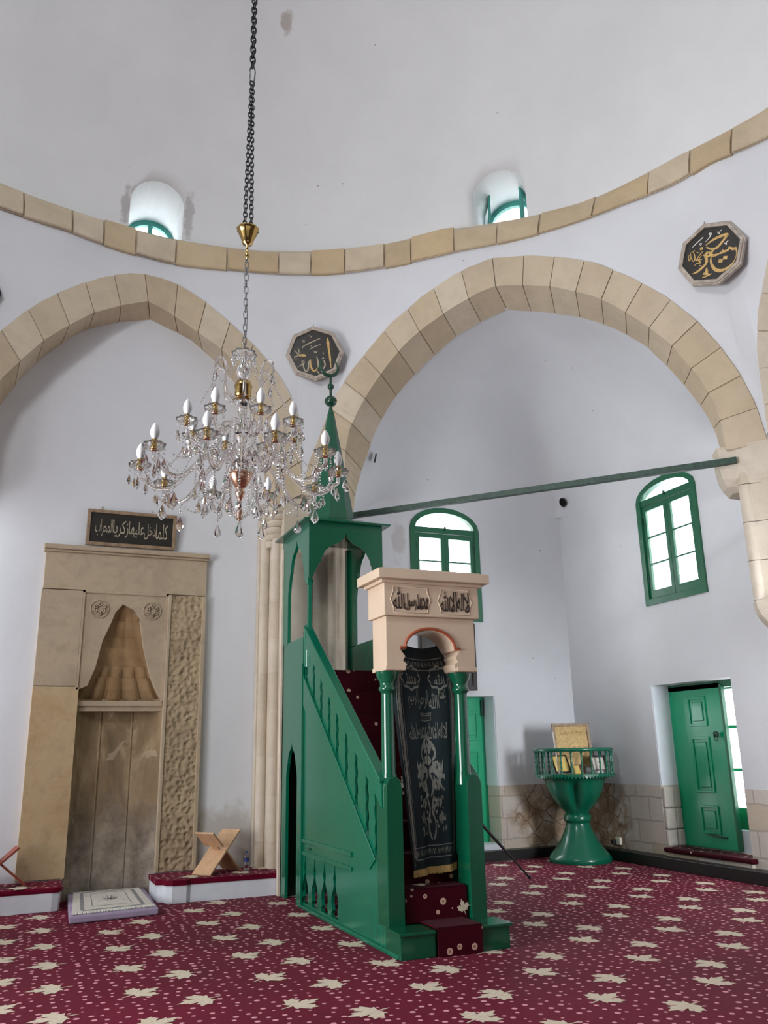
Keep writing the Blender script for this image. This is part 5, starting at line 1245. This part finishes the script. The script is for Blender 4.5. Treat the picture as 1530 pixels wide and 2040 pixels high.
def arm_proto(R_, z_cup, z_hub, dip):
    """arm in local coordinates: x outwards, hub axis at origin, heights relative to the root (4.05)"""
    zo = -4.05; a = bpy.data.objects.new('arm', None)
    pts_ = [(.04, z_hub), (R_*.18, z_hub+.045), (R_*.34, z_hub+.035), (R_*.5, z_hub-.05), (R_*.68, z_hub-dip), (R_*.84, z_hub-dip*1.05), (R_*.95, z_hub-dip*.75), (R_, z_cup-.05), (R_*1.0, z_cup-.015)]
    sm = []
    for i in range(len(pts_)-1):
        p0, p1, p2, p3 = [Vector(pts_[max(0, min(len(pts_)-1, j))]) for j in (i-1, i, i+1, i+2)]
        for t_ in (0, .25, .5, .75): sm.append(.5*((2*p1)+(p2-p0)*t_+(2*p0-5*p1+4*p2-p3)*t_*t_+(3*p1-p0-3*p2+p3)*t_**3))
    sm.append(Vector(pts_[-1]))
    b = MB(); b.tube([(p.x, 0, p.y+zo) for p in sm], .0125, 10); arm = b.build('arm', 'arm_glass'); 
    def sub(b, nm, mt):
        o_ = b.build(nm, mt); o_.parent = arm; return o_
    b = MB(); cup(b, (R_, 0, z_cup+zo), .062); sub(b, 'drip_cup', 'cup_glass')
    b = MB(); b.lathe((R_, 0, z_cup+zo-.018), [(0, .008), (.004, .020), (.010, .020), (.012, .01)], 14); sub(b, 'cup_collar', 'copper')
    b = MB(); b.lathe((R_, 0, z_cup+zo), [(0, .0165), (.055, .0165), (.056, .012)], 16); sub(b, 'candle_sleeve', 'brass')
    b = MB(); b.lathe((R_, 0, z_cup+zo+.055), [(0, .014), (.012, .018), (.028, .0245), (.045, .026), (.065, .022), (.085, .013), (.097, .005), (.101, .001)], 18); sub(b, 'bulb', 'bulb')
    b = MB()
    for k in range(5):
        an = 2*pi*k/5+.3; x, y = R_+.058*cos(an), .058*sin(an); z0 = z_cup+zo+.0
        beads(b, [(x, y, z0), (x, y, z0-.045-.02*(k % 2))], .006, .016); crystal_drop(b, (x, y, z0-.05-.02*(k % 2)), .06+.025*(k % 2), .015)
    sub(b, 'crystal_drops', 'crystal')
    b = MB(); q1 = Vector((R_*.76, 0, z_hub-dip*1.05+zo)); beads(b, [tuple(q1), tuple(q1-Vector((0, 0, .09)))], .007, .018); crystal_drop(b, tuple(q1-Vector((0, 0, .10))), .095, .026); sub(b, 'crystal_pendant', 'crystal'); b = MB(); q1 = Vector((R_*.45, 0, z_hub-.03+zo)); beads(b, [tuple(q1), tuple(q1-Vector((0, 0, .12)))], .007, .018); crystal_drop(b, tuple(q1-Vector((0, 0, .13))), .075, .018)
    sub(b, 'crystal_pendant', 'crystal')
    return arm
def ring_arms(proto, n, a0):
    for i in range(n):
        o_ = proto if i == 0 else copy_tree(proto); o_.parent = ch; o_.rotation_euler = (0, 0, a0+2*pi*i/n)
ring_arms(arm_proto(.59, 3.245, 3.29, .16), 10, radians(-13))
ring_arms(arm_proto(.34, 3.50, 3.50, .10), 8, radians(5))
# crown hooks on top
zo = -4.05
pr0 = None
for i in range(6):
    if pr0 is None:
        b = MB(); b.tube([(.03, 0, 3.74+zo), (.07, 0, 3.70+zo), (.12, 0, 3.74+zo), (.13, 0, 3.82+zo), (.12, 0, 3.90+zo), (.15, 0, 3.95+zo), (.19, 0, 3.945+zo), (.20, 0, 3.92+zo)], [.008, .009, .009, .008, .008, .007, .006, .005], 8); pr0 = b.build('crown_scroll', 'arm_glass', None)
        b = MB(); beads(b, [(.20, 0, 3.92+zo), (.20, 0, 3.86+zo)], .007, .018); crystal_drop(b, (.20, 0, 3.85+zo), .07, .018); beads(b, [(.20, 0, 3.93+zo), (.15, 0, 3.86+zo), (.10, 0, 3.88+zo), (.05, 0, 4.0+zo)], .006, .016); beads(b, [(.20, 0, 3.9+zo), (.22, .0, 3.75+zo), (.30, 0, 3.60+zo)], .006, .016)
        c = b.build('crystal_drops', 'crystal', None); c.parent = pr0; o_ = pr0
    else: o_ = copy_tree(pr0)
    o_.parent = ch; o_.rotation_euler = (0, 0, radians(20+60*i))
b = MB(); cup(b, (HX, HY, 4.0), .075); b.build('crown_cup', 'cup_glass', ch)
b = MB()
for k in range(8): a = 2*pi*k/8; crystal_drop(b, (HX+.07*cos(a), HY+.07*sin(a), 4.0), .05, .014)
b.build('crown_drops', 'crystal', ch)
# swags of beads between the arms and strings under the centre
rnd = random.Random(12)
for i in range(10):
    b = MB(); a0_, a1_ = radians(-13)+2*pi*i/10, radians(-13)+2*pi*(i+1)/10; P = []
    for k in range(9):
        t_ = k/8; r_ = .56*(1-.12*sin(pi*t_)); a = a0_+(a1_-a0_)*t_; P.append((HX+r_*cos(a), HY+r_*sin(a), 3.22-.13*sin(pi*t_)))
    beads(b, P, .0065, .017); b.build('bead_swag', 'crystal', ch)
    b = MB(); P = []
    for k in range(7):
        t_ = k/6; r_ = .30+.26*t_; P.append((HX+r_*cos(a0_+.2), HY+r_*sin(a0_+.2), 3.45-.25*t_-.10*sin(pi*t_)))
    beads(b, P, .006, .017); b.build('bead_strand', 'crystal', ch)
    b = MB(); a = a0_+.3; r_ = .10+.16*(i % 3); x, y = HX+r_*cos(a), HY+r_*sin(a); z0 = 3.18; ln = rnd.uniform(.10, .2)
    beads(b, [(x, y, z0), (x, y, z0-ln)], .0065, .017); crystal_drop(b, (x, y, z0-ln), .08, .02); b.build('bead_strand', 'crystal', ch)
b = MB()
for k in range(10): a = 2*pi*k/10; beads(b, [(HX+.09*cos(a), HY+.09*sin(a), 3.24), (HX+.11*cos(a), HY+.11*sin(a), 3.12), (HX+.06*cos(a), HY+.06*sin(a), 2.99), (HX, HY, 2.93)], .006, .017)
crystal_drop(b, (HX, HY, 2.93), .1, .024); b.build('bead_basket', 'crystal', ch)
# chain, ceiling rose, carabiner and double chain
def link(b, c, L, w, r, ang):
    ca, sa = cos(ang), sin(ang); P = []
    for i in range(12):
        a = 2*pi*i/12; u = w/2*cos(a); v = (L/2-w/2)*(1 if sin(a) > 0 else -1)*(abs(sin(a)) > .2)+w/2*sin(a); P.append((c[0]+u*ca, c[1]+u*sa, c[2]+v))
    b.tube(P, r, 5, closed=True)
b = MB(); z = 4.07; k = 0
while z < 4.70: link(b, (HX, HY, z), .055, .024, .0028, 0 if k % 2 else pi/2); z += .045; k += 1
b.tube([(HX+.012*sin(t_*6), HY+.012*cos(t_*6), 4.05+t_*.68) for t_ in [i/24 for i in range(25)]], .002, 5); b.build('chandelier_chain', 'steel', ch)
b = MB(); b.lathe((HX, HY, 0), [(4.70, .004), (4.71, .012), (4.73, .016), (4.75, .008), (4.80, .006), (4.81, .032), (4.82, .034), (4.85, .044), (4.88, .055), (4.90, .062), (4.915, .072), (4.925, .070)], 32, lobes=lambda a, z: 1+(.05*cos(12*a) if z > 4.86 else 0)); b.build('ceiling_rose', 'brass', ch)
b = MB()
for dx in (-.022, .022):
    z = 4.93; k = 0
    while z < 6.10: link(b, (HX+dx*(1-(z-4.93)/1.4), HY, z), .042, .026, .0038, 0.2 if k % 2 else pi/2+.2); z += .033; k += 1
b.build('double_chain', 'darksteel', ch)
b = MB(); b.tube([(HX-.014, HY, 6.11), (HX-.02, HY, 6.19), (HX-.010, HY, 6.23), (HX+.010, HY, 6.23), (HX+.02, HY, 6.19), (HX+.014, HY, 6.11), (HX, HY, 6.10)], .005, 6, closed=True); b.build('carabiner', 'steel', ch)
b = MB(); z = 6.245; k = 0
while z < 14.4: link(b, (HX, HY, z), .058, .036, .0062, .2 if k % 2 else pi/2+.2); z += .043; k += 1
b.build('main_chain', 'darksteel', ch)
